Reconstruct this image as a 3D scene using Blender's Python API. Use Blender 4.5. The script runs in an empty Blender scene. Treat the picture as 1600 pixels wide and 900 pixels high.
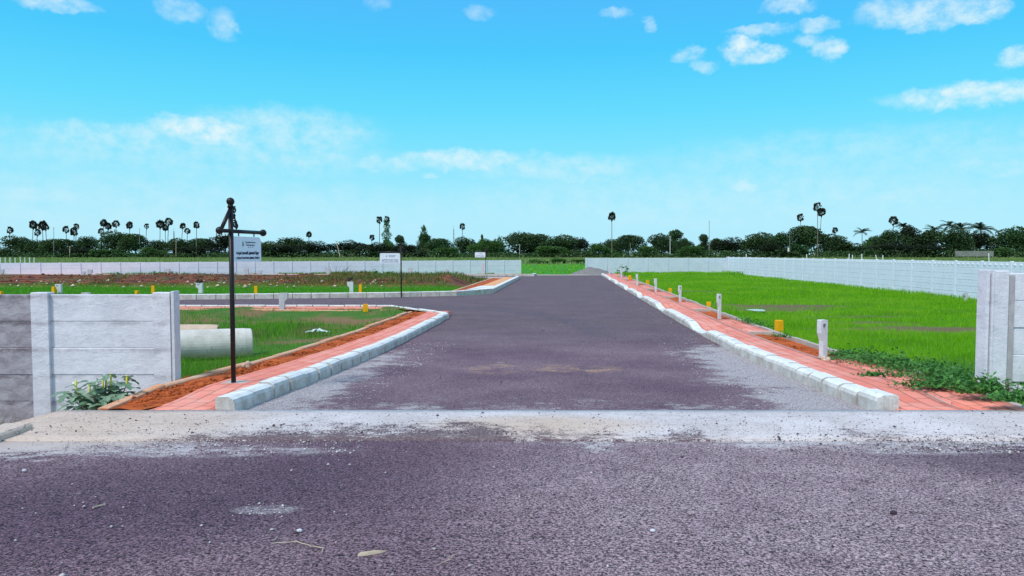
import bpy, math, random
import numpy as np
from mathutils import Vector, Matrix

R = math.radians
rng = np.random.default_rng(7)
random.seed(7)
S = bpy.context.scene
COL = S.collection

# ------------------------------------------------------------------ camera
EYE, F, PITCH = 2.2, 1150.0, math.atan(53 / 1150.0)
cam_d = bpy.data.cameras.new('camera')
cam = bpy.data.objects.new('camera', cam_d)
COL.objects.link(cam)
cam.location = (0, 0, EYE)
cam.rotation_euler = (math.pi / 2 - PITCH, 0, 0)
cam_d.sensor_width = 36
cam_d.lens = F / 1600 * 36
cam_d.clip_start = 0.05
cam_d.clip_end = 6000
S.camera = cam

# ------------------------------------------------------------------ world, sun, exposure
SUN_EL, SUN_AZ = R(52), R(222)          # azimuth measured from +Y towards +X: behind and a little left
world = bpy.data.worlds.new('World')
S.world = world
world.use_nodes = True
S.view_settings.view_transform = 'Standard'
S.view_settings.look = 'None'
S.view_settings.gamma = 1
S.view_settings.exposure = 0.12
sd = bpy.data.lights.new('sun', 'SUN')
sd.energy = 2.7
sd.angle = R(11)
sd.color = (1.0, 0.90, 0.80)
sun = bpy.data.objects.new('sun', sd)
COL.objects.link(sun)
sv = Vector((math.sin(SUN_AZ) * math.cos(SUN_EL), math.cos(SUN_AZ) * math.cos(SUN_EL), math.sin(SUN_EL)))
sun.rotation_euler = sv.to_track_quat('Z', 'Y').to_euler()

NT = None
def N(kind, **kw):
    n = NT.nodes.new(kind)
    for k, v in kw.items():
        setattr(n, k, v)
    return n
def L(a, b):
    NT.links.new(a, b)
def setin(sock, v):
    if hasattr(v, 'is_linked') or isinstance(v, bpy.types.NodeSocket):
        L(v, sock)
    else:
        sock.default_value = v
def M_(op, a, b=0.0, c=0.0, clamp=False):
    n = N('ShaderNodeMath', operation=op, use_clamp=clamp)
    setin(n.inputs[0], a); setin(n.inputs[1], b)
    if op in ('MULTIPLY_ADD', 'SMOOTH_MIN', 'SMOOTH_MAX', 'WRAP'):
        setin(n.inputs[2], c)
    return n.outputs[0]
def sstep(v, lo, hi, a=0.0, b=1.0):
    n = N('ShaderNodeMapRange', interpolation_type='SMOOTHSTEP')
    setin(n.inputs[0], v); n.inputs[1].default_value = lo; n.inputs[2].default_value = hi
    n.inputs[3].default_value = a; n.inputs[4].default_value = b
    return n.outputs[0]
def c4(c):
    return (c[0], c[1], c[2], 1.0)
def MIX(f, a, b, mode='MIX'):
    n = N('ShaderNodeMix', data_type='RGBA', blend_type=mode)
    setin(n.inputs[0], f)
    setin(n.inputs[6], c4(a) if isinstance(a, tuple) else a)
    setin(n.inputs[7], c4(b) if isinstance(b, tuple) else b)
    return n.outputs[2]
def NOISE(vec, scale, detail=4, rough=0.55, dist=0.0, out=0):
    n = N('ShaderNodeTexNoise')
    L(vec, n.inputs['Vector'])
    n.inputs['Scale'].default_value = scale
    n.inputs['Detail'].default_value = detail
    n.inputs['Roughness'].default_value = rough
    n.inputs['Distortion'].default_value = dist
    return n.outputs[out]
def VMUL(vec, v):
    n = N('ShaderNodeVectorMath', operation='MULTIPLY')
    L(vec, n.inputs[0]); n.inputs[1].default_value = v
    return n.outputs[0]
def VADD(a, b):
    n = N('ShaderNodeVectorMath', operation='ADD')
    setin(n.inputs[0], a); setin(n.inputs[1], b)
    return n.outputs[0]

def px_dir(px, py):
    y = py - 450.0
    d = Vector((px - 800.0, F * math.cos(PITCH) - y * math.sin(PITCH), -(F * math.sin(PITCH) + y * math.cos(PITCH))))
    return d
# the sky: Nishita with thin white cloud, cumulus at their real bearings
NT = world.node_tree
NT.nodes.clear()
sky = N('ShaderNodeTexSky', sky_type='NISHITA')
sky.sun_disc = False
sky.sun_elevation = SUN_EL
sky.sun_rotation = SUN_AZ
sky.air_density = 1.0
sky.dust_density = 0.6
sky.ozone_density = 3.0
tc = N('ShaderNodeTexCoord')
sep = N('ShaderNodeSeparateXYZ'); L(tc.outputs['Generated'], sep.inputs[0])
gx, gy, gz = sep.outputs
az = M_('ARCTAN2', gx, gy)
el = M_('ARCSINE', gz)
cv = N('ShaderNodeCombineXYZ'); L(az, cv.inputs[0]); L(M_('MULTIPLY', el, 1.3), cv.inputs[1])
n1 = NOISE(cv.outputs[0], 30, 7, 0.62, 0.0, 1)
sp1 = N('ShaderNodeSeparateXYZ'); L(n1, sp1.inputs[0])
waz = M_('ADD', az, M_('MULTIPLY', M_('SUBTRACT', sp1.outputs[0], 0.5), 0.045))
wel = M_('ADD', el, M_('MULTIPLY', M_('SUBTRACT', sp1.outputs[1], 0.5), 0.032))
CL = [(318, 205, 60, 17, 1.0), (270, 196, 16, 15, .9), (185, 217, 95, 17, .55), (440, 208, 120, 32, .55), (520, 205, 60, 12, .5), (450, 246, 95, 14, .5),
      (725, 250, 85, 14, .8), (600, 257, 45, 10, .6), (865, 262, 125, 18, .5), (300, 240, 260, 30, .35), (45, 303, 60, 10, .45), (85, 4, 40, 8, .7),
      (285, 14, 30, 12, .45), (350, 34, 18, 18, .5), (1158, 76, 24, 16, 1.1), (1192, 83, 24, 11, 1.0), (1190, 44, 40, 6, .6), (1078, 87, 20, 9, .6), (1103, 101, 16, 8, .5), (1015, 38, 11, 9, .5),
      (960, 20, 20, 7, .5), (1280, 36, 24, 9, .6), (1266, 60, 20, 8, .5), (1298, 74, 20, 12, .85), (1385, 14, 34, 14, .6), (1440, 20, 50, 16, .85), (1455, 40, 26, 9, .7), (1527, 15, 28, 14, .95), (1235, 8, 30, 9, .7),
      (1530, 148, 95, 14, .95), (1165, 291, 16, 7, .6), (1560, 262, 60, 12, .45), (1370, 305, 90, 14, .4), (1592, 90, 18, 10, .8), (750, 17, 20, 8, .35), (590, 8, 14, 9, .3),
      (1350, 240, 260, 30, .3), (1100, 310, 400, 36, .3), (250, 320, 420, 40, .3), (670, 273, 14, 4, .5), (940, 283, 20, 6, .4)]
tot = None
for (px, py, rx, ry, k) in CL:
    d = px_dir(px, py); a0 = math.atan2(d.x, d.y); e0 = math.asin(d.z / d.length)
    dx = M_('MULTIPLY', M_('SUBTRACT', waz, a0), F / rx)
    dy = M_('MULTIPLY', M_('SUBTRACT', wel, e0), F / ry)
    r2 = M_('MULTIPLY_ADD', dx, dx, M_('MULTIPLY', dy, dy))
    g = sstep(r2, 0.0, 2.1, k, 0.0)
    tot = g if tot is None else M_('MAXIMUM', tot, g)
fine = NOISE(cv.outputs[0], 38, 8, 0.64)
c_vis = M_('MULTIPLY', tot, sstep(fine, 0.25, 0.72, 0.15, 1.15), clamp=True)
# unseen broken cloud added overhead and behind to make the sky light less cyan
cv2 = N('ShaderNodeCombineXYZ')
zz = M_('ADD', M_('ABSOLUTE', gz), 0.12)
L(M_('DIVIDE', gx, zz), cv2.inputs[0]); L(M_('DIVIDE', gy, zz), cv2.inputs[1])
hi = NOISE(cv2.outputs[0], 0.9, 5, 0.55)
upper = M_('MAXIMUM', sstep(el, R(24), R(40)), sstep(gy, 0.35, 0.05))
c_hi = M_('MULTIPLY', sstep(hi, 0.36, 0.62), M_('MULTIPLY', upper, 0.85))
cloud = M_('MAXIMUM', c_vis, c_hi)
ramp = N('ShaderNodeValToRGB')
L(M_('MULTIPLY', el, 1 / R(60)), ramp.inputs[0])
cr = ramp.color_ramp
stops = [(0.0, (0.43, 0.78, 0.93)), (0.04, (0.40, 0.78, 0.93)), (0.085, (0.30, 0.76, 0.93)), (0.13, (0.19, 0.72, 0.93)), (0.18, (0.115, 0.67, 0.93)), (0.25, (0.062, 0.56, 0.93)), (0.33, (0.072, 0.46, 0.93)), (1.0, (0.09, 0.28, 0.75))]
cr.elements[0].position = 0; cr.elements[0].color = c4(stops[0][1])
cr.elements[1].position = 1; cr.elements[1].color = c4(stops[-1][1])
for p, c in stops[1:-1]:
    e = cr.elements.new(p); e.color = c4(c)
nish = MIX(1.0, sky.outputs[0], (0.11, 0.11, 0.11), 'MULTIPLY')
base = MIX(0.94, nish, ramp.outputs[0])
ccol = MIX(sstep(el, R(2), R(14)), (0.66, 0.84, 0.90), (0.76, 0.88, 0.90))
skyc = MIX(M_('MULTIPLY', cloud, 0.9), base, ccol)
bg = N('ShaderNodeBackground'); L(skyc, bg.inputs[0]); bg.inputs[1].default_value = 1.0
wo = N('ShaderNodeOutputWorld'); L(bg.outputs[0], wo.inputs[0])
world.cycles.sampling_method = 'MANUAL'
world.cycles.sample_map_resolution = 512
S.cycles.use_denoising = True
S.cycles.max_bounces = 6

# ------------------------------------------------------------------ materials
BARE = [(8.1, 32.5, 2.6, 1.0), (9.7, 29.6, 2.4, .9), (12.2, 31.5, 3.4, 1.3), (12.0, 26.2, 3.0, .55), (11.6, 23.6, 1.8, .5), (12.5, 21.4, 3.0, 1.1), (12.0, 29.8, 1.6, .4), (9.6, 28.9, .8, 1.2), (11.2, 28.6, 1.2, .5), (9.9, 21.8, 1.6, .4), (10.0, 44, 4, 1.0), (9.5, 62, 5, 1.0)]
MATS = {}
def mat(name, fn, rough=0.9, trans=0.0, spec=0.2):
    global NT
    if name in MATS:
        return MATS[name]
    m = bpy.data.materials.new(name); m.use_nodes = True
    NT = m.node_tree; NT.nodes.clear()
    geo = N('ShaderNodeNewGeometry'); t = N('ShaderNodeTexCoord')
    res = fn(geo.outputs['Position'], t.outputs['Object'])
    colr, bump, bd = (res + (None, None))[:3] if isinstance(res, tuple) and not isinstance(res[0], float) else (res, None, None)
    b = N('ShaderNodeBsdfPrincipled')
    setin(b.inputs['Base Color'], c4(colr) if isinstance(colr, tuple) else colr)
    setin(b.inputs['Roughness'], rough)
    b.inputs['Specular IOR Level'].default_value = spec
    if bump is not None:
        bn = N('ShaderNodeBump'); bn.inputs['Strength'].default_value = 1.0
        bn.inputs['Distance'].default_value = bd or 0.01
        L(bump, bn.inputs['Height']); L(bn.outputs[0], b.inputs['Normal'])
    out = N('ShaderNodeOutputMaterial')
    if trans > 0:
        tr = N('ShaderNodeBsdfTranslucent'); setin(tr.inputs[0], c4(colr) if isinstance(colr, tuple) else colr)
        mx = N('ShaderNodeMixShader'); mx.inputs[0].default_value = trans
        L(b.outputs[0], mx.inputs[1]); L(tr.outputs[0], mx.inputs[2]); L(mx.outputs[0], out.inputs[0])
    else:
        L(b.outputs[0], out.inputs[0])
    MATS[name] = m
    return m

def sepxyz(v):
    s = N('ShaderNodeSeparateXYZ'); L(v, s.inputs[0]); return s.outputs
def road_u(P):
    x, y, z = sepxyz(P)
    return M_('SUBTRACT', x, M_('MULTIPLY', y, 0.073)), y, x
def ell(x, y, x0, y0, rx, ry):
    dx = M_('MULTIPLY', M_('SUBTRACT', x, x0), 1 / rx); dy = M_('MULTIPLY', M_('SUBTRACT', y, y0), 1 / ry)
    return sstep(M_('MULTIPLY_ADD', dx, dx, M_('MULTIPLY', dy, dy)), 0.0, 1.0, 1.0, 0.0)

def slab_col(P, x, y):
    n = NOISE(P, 1.4, 7, 0.68, 0.4)
    c = MIX(sstep(n, 0.3, 0.7), (0.56, 0.52, 0.52), (0.70, 0.67, 0.68))
    warm = M_('MAXIMUM', ell(x, y, -4.6, 7.8, 2.4, 1.6), ell(x, y, 0.3, 7.6, 1.5, 0.7))
    return MIX(M_('MULTIPLY', warm, 0.65), c, (0.60, 0.45, 0.33))
def slab_edge(P, x, y, gs):
    """1 on bare concrete, 0 where tar covers it; ragged and speckled"""
    n = NOISE(P, 1.1, 6, 0.7, 0.3); n2 = NOISE(VMUL(P, (1, 2.2, 1)), 4.5, 7, 0.78)
    e = M_('ADD', y, M_('ADD', M_('MULTIPLY', M_('SUBTRACT', n, 0.5), 2.4), M_('MULTIPLY', M_('SUBTRACT', n2, 0.5), 1.9)))
    e = M_('ADD', e, M_('MULTIPLY', M_('SUBTRACT', gs, 0.5), 0.45))
    e = M_('ADD', e, sstep(x, -2.0, -4.2, 0, 0.55))
    e = M_('ADD', e, M_('MULTIPLY', sstep(y, 7.9, 8.3), 0.8))
    e = M_('SUBTRACT', e, M_('MULTIPLY', ell(x, y, -1.4, 7.3, 2.6, 1.6), 0.5))
    return sstep(e, 6.72, 7.12)
def f_asphalt(P, O):
    u, y, x = road_u(P)
    grain = N('ShaderNodeTexVoronoi'); L(P, grain.inputs['Vector']); grain.inputs['Scale'].default_value = 85
    g2 = N('ShaderNodeTexVoronoi'); L(P, g2.inputs['Vector']); g2.inputs['Scale'].default_value = 60
    gs = sepxyz(grain.outputs['Color'])[0]
    gc = sstep(gs, 0.0, 1.0, 0.45, 1.6)
    big = NOISE(P, 0.35, 5, 0.6)
    mid = NOISE(P, 2.3, 5, 0.65)
    colr = MIX(sstep(big, 0.3, 0.7), (0.092, 0.054, 0.076), (0.160, 0.108, 0.126))
    # worn paler middle of the foreground, fresh dark tar at the sides
    worn = M_('MULTIPLY', ell(x, y, 2.3, 5.2, 3.4, 3.6), sstep(mid, 0.2, 0.7, 0.4, 1.0))
    colr = MIX(M_('MULTIPLY', worn, 0.9), colr, (0.265, 0.200, 0.215))
    dark = M_('MAXIMUM', ell(x, y, 5.0, 6.3, 2.4, 1.3), M_('MULTIPLY', ell(x, y, -2.3, 5.2, 2.4, 1.5), 0.75))
    colr = MIX(M_('MULTIPLY', dark, 0.62), colr, (0.05, 0.028, 0.050))
    # older smoother road beyond
    far = sstep(y, 14, 24)
    st = N('ShaderNodeCombineXYZ'); L(M_('MULTIPLY', u, 0.35), st.inputs[0]); L(M_('MULTIPLY', y, 0.6), st.inputs[1])
    streak = NOISE(st.outputs[0], 1.6, 5, 0.6)
    colr = MIX(far, colr, MIX(streak, (0.052, 0.034, 0.043), (0.125, 0.090, 0.100)))
    colr = MIX(M_('MULTIPLY', sstep(NOISE(st.outputs[0], 5.5, 4, 0.7), 0.62, 0.75), sstep(y, 16, 22, 0, 0.35)), colr, (0.30, 0.27, 0.29))
    # darker newer patch swept round the junction
    ring = M_('SQRT', M_('ADD', M_('POWER', M_('SUBTRACT', x, -4.0), 2), M_('POWER', M_('MULTIPLY', M_('SUBTRACT', y, 20.0), 0.6), 2)))
    arc = M_('MULTIPLY', sstep(ring, 5.9, 6.1), sstep(ring, 6.3, 7.4, 1, 0))
    colr = MIX(M_('MULTIPLY', M_('MULTIPLY', arc, sstep(y, 18, 21)), 0.4), colr, (0.06, 0.048, 0.066))
    hf = NOISE(P, 62, 5, 0.8)
    gg = sepxyz(g2.outputs['Color'])[0]
    gm = M_('ADD', M_('MULTIPLY', M_('ADD', gs, gg), 0.22), M_('MULTIPLY', sstep(hf, 0.38, 0.60), 0.56))
    colr = MIX(1.0, colr, MIX(sstep(gm, 0.12, 0.95), (0.07, 0.05, 0.07), (2.85, 2.85, 2.85)), 'MULTIPLY')  # stone grain; its dark gaps are painted in place of shadows between stones
    # crushed pale aggregate
    wspk = sstep(sepxyz(grain.outputs['Color'])[1], 0.965, 0.985)
    colr = MIX(M_('MULTIPLY', wspk, M_('MULTIPLY', sstep(mid, 0.45, 0.65), 0.7)), colr, (0.55, 0.50, 0.52))
    # cement dust against the kerbs and by the slab
    dn = NOISE(P, 1.1, 7, 0.72, 0.3)
    dn2 = NOISE(VMUL(P, (1.0, 1.5, 1.0)), 2.6, 8, 0.8)
    edgeL = M_('MULTIPLY', sstep(u, -2.2, -4.0), sstep(y, 21, 11))
    edgeR = M_('MULTIPLY', sstep(u, 1.5, 3.5), sstep(y, 20, 15))
    near = M_('MULTIPLY', sstep(y, 10.8, 8.8), 0.42)
    msk = M_('MAXIMUM', M_('MAXIMUM', edgeL, edgeR), near)
    dust = M_('MULTIPLY', sstep(M_('ADD', M_('MULTIPLY', dn, 0.5), M_('ADD', M_('MULTIPLY', dn2, 0.5), M_('MULTIPLY', msk, 0.24))), 0.585, 0.70), sstep(y, 8.1, 8.6))
    colr = MIX(M_('MULTIPLY', dust, M_('MULTIPLY', sstep(gm, 0.38, 0.58, 0.22, 1.0), 0.92)), colr, (0.60, 0.57, 0.58))
    # slab spill in front
    spill = M_('MULTIPLY', slab_edge(P, x, y, gs), sstep(y, 8.45, 8.4))
    colr = MIX(M_('MULTIPLY', spill, 0.92), colr, slab_col(P, x, y))
    patch = M_('MULTIPLY', M_('MAXIMUM', M_('MAXIMUM', ell(x, y, -2.7, 6.55, 1.5, 0.3), ell(x, y, 3.7, 6.6, 1.0, 0.3)), M_('MULTIPLY', ell(x, y, -1.6, 4.72, 0.26, 0.13), 0.7)), sstep(dn2, 0.42, 0.6))
    colr = MIX(M_('MULTIPLY', patch, sstep(gs, 0.2, 0.6, 0.3, 0.95)), colr, (0.66, 0.63, 0.66))
    sand = M_('MULTIPLY', M_('MAXIMUM', ell(x, y, -0.3, 13.2, 0.7, 0.9), ell(x, y, 1.15, 13.2, 1.0, 0.8)), M_('MULTIPLY', sstep(dn2, 0.44, 0.56), sstep(dn, 0.40, 0.54)))
    colr = MIX(M_('MULTIPLY', sand, 0.75), colr, (0.55, 0.36, 0.20))
    h = M_('ADD', M_('MULTIPLY', gm, M_('SUBTRACT', 1.0, M_('MULTIPLY', far, 0.6))), M_('MULTIPLY', mid, 0.8))
    return colr, h, 0.0045
A_ASPH = mat('asphalt', f_asphalt, 0.85, spec=0.3)

def f_slab(P, O):
    u, y, x = road_u(P)
    n = NOISE(P, 1.4, 7, 0.68, 0.4); n2 = NOISE(VMUL(P, (1, 2.2, 1)), 5, 7, 0.75)
    colr = slab_col(P, x, y)
    v = N('ShaderNodeTexVoronoi'); L(P, v.inputs['Vector']); v.inputs['Scale'].default_value = 85
    gs = sepxyz(v.outputs['Color'])[0]
    tar = M_('SUBTRACT', 1.0, slab_edge(P, x, y, gs))
    tar = M_('MAXIMUM', tar, M_('MULTIPLY', sstep(n2, 0.56, 0.72), M_('MULTIPLY', ell(x, y, -1.2, 7.6, 2.6, 1.2), 0.7)))
    colr = MIX(M_('MULTIPLY', tar, sstep(gs, 0.3, 0.95, 1.0, 0.75)), colr, (0.13, 0.09, 0.105))
    cr1 = sstep(M_('ABSOLUTE', M_('SUBTRACT', NOISE(VMUL(P, (0.6, 2.2, 1)), 1.7, 5, 0.6), 0.5)), 0.0, 0.006, 0.55, 1.0)
    colr = MIX(1.0, colr, MIX(cr1, (0.0, 0.0, 0.0), (1, 1, 1)), 'MULTIPLY')
    spk = sstep(M_('ADD', gs, M_('MULTIPLY', sstep(n2, 0.45, 0.65), 0.05)), 0.955, 0.975)
    colr = MIX(M_('MULTIPLY', spk, 0.8), colr, (0.10, 0.075, 0.09))
    return colr, M_('ADD', M_('MULTIPLY', n2, 1.0), M_('MULTIPLY', gs, 0.3)), 0.012
A_SLAB = mat('concrete_slab', f_slab)

def f_conc(c1, c2, stain=0.3, scol=(0.16, 0.14, 0.14), sc=3.0, bd=0.006):
    def f(P, O):
        n = NOISE(P, sc, 7, 0.68); n2 = NOISE(VMUL(P, (3, 3, 0.8)), sc * 1.3, 6, 0.7, 0.5); n3 = NOISE(P, sc * 14, 4, 0.7)
        colr = MIX(sstep(n, 0.3, 0.7), c1, c2)
        colr = MIX(M_('MULTIPLY', sstep(n2, 0.54, 0.72), stain), colr, scol)
        colr = MIX(M_('MULTIPLY', sstep(n3, 0.64, 0.75), stain * 0.8), colr, scol)
        return colr, M_('ADD', n, M_('MULTIPLY', n3, 0.6)), bd
    return f
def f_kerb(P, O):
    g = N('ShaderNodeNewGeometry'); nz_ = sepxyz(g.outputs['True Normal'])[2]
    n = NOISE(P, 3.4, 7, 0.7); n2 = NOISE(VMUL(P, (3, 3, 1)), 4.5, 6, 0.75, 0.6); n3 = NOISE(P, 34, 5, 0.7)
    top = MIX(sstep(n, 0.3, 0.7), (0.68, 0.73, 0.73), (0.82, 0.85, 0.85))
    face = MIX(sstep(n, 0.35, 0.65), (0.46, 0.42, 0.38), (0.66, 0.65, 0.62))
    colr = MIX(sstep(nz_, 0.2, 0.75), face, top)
    colr = MIX(M_('MULTIPLY', sstep(n2, 0.52, 0.68), 0.6), colr, (0.36, 0.32, 0.28))
    colr = MIX(M_('MULTIPLY', sstep(n3, 0.58, 0.7), 0.5), colr, (0.28, 0.26, 0.24))
    return colr, M_('ADD', n, M_('MULTIPLY', n3, 0.6)), 0.012
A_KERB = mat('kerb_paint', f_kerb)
A_WALLFAR = mat('whitewash', f_conc((0.57, 0.64, 0.76), (0.65, 0.71, 0.82), 0.15, (0.36, 0.36, 0.42), 1.5))  # blue cast of the sky light is painted into this white
A_WALLR = mat('whitewash_bright', f_conc((0.72, 0.76, 0.90), (0.78, 0.82, 0.94), 0.06, (0.42, 0.44, 0.55), 1.5))  # albedo raised against shade, lavender sky tint put into the colour
def f_wallnear(P, O):
    x, y, z = sepxyz(P)
    n = NOISE(P, 2.2, 7, 0.7); n2 = NOISE(VMUL(P, (1.2, 1, 1.8)), 1.6, 7, 0.72, 0.3); n3 = NOISE(P, 40, 4, 0.7); n4 = NOISE(VMUL(P, (1, 1, 1.7)), 3.6, 7, 0.75, 0.4)
    colr = MIX(sstep(n, 0.3, 0.7), (0.62, 0.63, 0.70), (0.76, 0.77, 0.84))  # base white carries the lavender cast of sky light
    colr = MIX(M_('MULTIPLY', sstep(n4, 0.55, 0.7), 0.42), colr, (0.40, 0.39, 0.44))
    colr = MIX(M_('MULTIPLY', sstep(n2, 0.56, 0.75), 0.4), colr, (0.29, 0.27, 0.31))
    colr = MIX(M_('MULTIPLY', sstep(n3, 0.62, 0.74), 0.35), colr, (0.30, 0.28, 0.30))
    jz = M_('FRACT', M_('DIVIDE', M_('ADD', z, 0.375), 0.394))
    jn = sstep(M_('ABSOLUTE', M_('SUBTRACT', jz, 0.0)), 0.0, 0.14, 1, 0); jn2 = sstep(jz, 0.80, 1.0)
    js = M_('MULTIPLY', M_('MULTIPLY', M_('MAXIMUM', M_('MULTIPLY', jn, .5), jn2), sstep(n4, 0.36, 0.6)), sstep(x, 6.0, 4.0))
    colr = MIX(M_('MULTIPLY', js, 0.5), colr, (0.24, 0.21, 0.24))
    # the leftmost bay is unpainted and damp
    old = sstep(x, -7.03, -7.04)
    colr = MIX(old, colr, MIX(sstep(n4, 0.35, 0.66), (0.44, 0.42, 0.47), (0.28, 0.25, 0.29)))
    colr = MIX(M_('MULTIPLY', M_('MULTIPLY', old, js), 0.85), colr, (0.12, 0.09, 0.11))
    splash = M_('MULTIPLY', sstep(M_('ADD', z, M_('MULTIPLY', n, 0.5)), 0.55, 0.2), sstep(x, -6.3, -5.0))
    colr = MIX(M_('MULTIPLY', splash, 0.5), colr, (0.52, 0.38, 0.28))
    return colr, M_('ADD', M_('ADD', n4, M_('MULTIPLY', n3, 0.2)), n2), 0.016
A_WALLN = mat('weathered_whitewash', f_wallnear)
A_POSTGAP = mat('damp_grey_concrete', f_conc((0.36, 0.34, 0.37), (0.48, 0.46, 0.48), 0.5, (0.2, 0.18, 0.18), 6))

def f_pav(c1, c2, wh=0.25):
    def f(P, O):
        u, y, x = road_u(P)
        cv = N('ShaderNodeCombineXYZ'); L(y, cv.inputs[0]); L(u, cv.inputs[1])
        b = N('ShaderNodeTexBrick'); L(cv.outputs[0], b.inputs['Vector'])
        b.inputs['Scale'].default_value = 1.0; b.inputs['Brick Width'].default_value = 0.42; b.inputs['Row Height'].default_value = 0.21
        b.inputs['Mortar Size'].default_value = 0.012; b.inputs['Mortar Smooth'].default_value = 0.3; b.inputs['Bias'].default_value = 0.0
        b.inputs['Color1'].default_value = c4(c1); b.inputs['Color2'].default_value = c4(c2); b.inputs['Mortar'].default_value = (0.44, 0.18, 0.14, 1)
        n = NOISE(P, 1.5, 6, 0.7); n2 = NOISE(P, 14, 5, 0.7)
        colr = MIX(M_('MULTIPLY', sstep(n, 0.48, 0.68), wh + .15), b.outputs[0], (0.78, 0.50, 0.42))
        colr = MIX(M_('MULTIPLY', sstep(n2, 0.58, 0.75), 0.3), colr, (0.45, 0.22, 0.17))
        return colr, M_('SUBTRACT', M_('MULTIPLY', n2, 0.3), b.outputs['Fac']), 0.008
    return f
A_PAV = mat('red_paving', f_pav((0.76, 0.22, 0.16), (0.84, 0.32, 0.25)))
A_PAVPALE = mat('orange_paving', f_pav((0.80, 0.38, 0.14), (0.84, 0.46, 0.22), 0.5))
def f_soil(P, O):
    n = NOISE(P, 5, 7, 0.75); n2 = NOISE(P, 1.2, 4, 0.6)
    colr = MIX(sstep(n, 0.35, 0.65), (0.30, 0.055, 0.014), (0.62, 0.135, 0.030))
    colr = MIX(M_('MULTIPLY', sstep(n2, 0.5, 0.7), 0.5), colr, (0.70, 0.19, 0.035))
    return colr, n, 0.05
A_SOIL = mat('red_soil', f_soil)
A_EDGE = mat('soil_stained_edging', f_conc((0.64, 0.30, 0.15), (0.66, 0.46, 0.33), 0.95, (0.62, 0.18, 0.04), 2.5))
A_EDGEG = mat('grey_edging', f_conc((0.42, 0.39, 0.36), (0.52, 0.48, 0.44), 0.4, (0.35, 0.2, 0.14), 3))

def f_ground(P, O):
    x, y, z = sepxyz(P)
    u = M_('SUBTRACT', x, M_('MULTIPLY', y, 0.073))
    n = NOISE(P, 0.45, 6, 0.65); n2 = NOISE(P, 3, 6, 0.7); n3 = NOISE(VMUL(P, (0.5, 1.6, 1)), 0.05, 5, 0.6)
    # paddy in the right plot
    g = MIX(n2, (0.055, 0.17, 0.012), (0.10, 0.27, 0.018))
    mud = MIX(n2, (0.12, 0.085, 0.045), (0.20, 0.145, 0.085))
    right = MIX(sstep(n, 0.62, 0.70), g, mud)
    for (bx, by, brx, bry) in BARE:
        right = MIX(M_('MULTIPLY', ell(x, y, bx, by, brx * 1.3, bry * 1.3), sstep(n2, 0.2, 0.5)), right, mud)
    left = MIX(M_('MULTIPLY', sstep(n, 0.44, 0.62), sstep(y, 15, 20, 0.35, 1.0)), MIX(n2, (0.035, 0.12, 0.012), (0.07, 0.19, 0.02)), MIX(n2, (0.17, 0.11, 0.05), (0.26, 0.16, 0.09)))
    colr = MIX(sstep(u, -1, 1), left, right)
    # red dug bank behind the lawn
    isl = M_('MULTIPLY', sstep(y, 44.5, 46.5), sstep(u, -4, -5))
    bank = MIX(sstep(n2, 0.35, 0.65), (0.12, 0.036, 0.018), (0.34, 0.10, 0.045))
    bank = MIX(sstep(NOISE(VMUL(P, (0.7, 1, 1.5)), 1.1, 6, 0.75), 0.42, 0.60), bank, (0.055, 0.028, 0.020))  # dark blotches paint the bank's rough shadows into the soil colour
    bank = MIX(sstep(M_('ADD', M_('MULTIPLY', n2, 0.5), M_('MULTIPLY', n, 0.5)), 0.50, 0.60), bank, (0.10, 0.12, 0.035))
    colr = MIX(isl, colr, bank)
    colr = MIX(M_('MULTIPLY', M_('MULTIPLY', sstep(y, 35, 37), sstep(y, 46, 44.5)), sstep(u, -4, -5)), colr, MIX(n2, (0.045, 0.20, 0.012), (0.07, 0.27, 0.02)))
    # fields beyond the walls
    fld = MIX(sstep(n3, 0.42, 0.58), (0.07, 0.24, 0.02), (0.20, 0.27, 0.08))
    fld = MIX(sstep(y, 120, 210), (0.045, 0.24, 0.012), fld)
    fld = MIX(sstep(y, 250, 330), fld, MIX(sstep(n3, 0.40, 0.6), (0.16, 0.25, 0.06), (0.26, 0.30, 0.11)))
    colr = MIX(M_('MAXIMUM', sstep(y, 78.5, 80), M_('MAXIMUM', sstep(x, 25, 26), sstep(x, -60, -62))), colr, fld)
    low = M_('MULTIPLY', sstep(y, 11.0, 10.8), sstep(x, -4, -5))
    colr = MIX(low, colr, MIX(n2, (0.22, 0.19, 0.15), (0.34, 0.30, 0.26)))
    return colr, n2, 0.05
A_GROUND = mat('ground', f_ground)

def attr_val(name='rnd'):
    a = N('ShaderNodeAttribute'); a.attribute_name = name; return a.outputs['Fac']
def f_blade(c1, c2, c3=None, sc=0.6):
    def f(P, O):
        colr = MIX(attr_val(), c1, c2)
        if c3:
            colr = MIX(M_('MULTIPLY', sstep(NOISE(P, sc, 4, 0.6), 0.5, 0.66), 0.8), colr, c3)
        return colr
    return f
def f_paddy(P, O):
    colr = MIX(attr_val(), (0.11, 0.32, 0.006), (0.26, 0.62, 0.015))
    b1 = NOISE(VMUL(P, (0.5, 1.5, 1)), 0.55, 5, 0.65); b2 = NOISE(P, 0.22, 4, 0.6); b3 = NOISE(VMUL(P, (0.6, 1.6, 1)), 1.7, 5, 0.7)
    colr = MIX(M_('MULTIPLY', sstep(b1, 0.50, 0.66), 0.6), colr, (0.055, 0.23, 0.012))
    colr = MIX(M_('MULTIPLY', sstep(b2, 0.45, 0.62), 0.55), colr, (0.30, 0.56, 0.03))
    colr = MIX(M_('MULTIPLY', sstep(b3, 0.62, 0.72), 0.7), colr, (0.26, 0.27, 0.07))
    return colr
A_GRASS = mat('paddy_grass', f_paddy, 0.6, 0.35)
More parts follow.
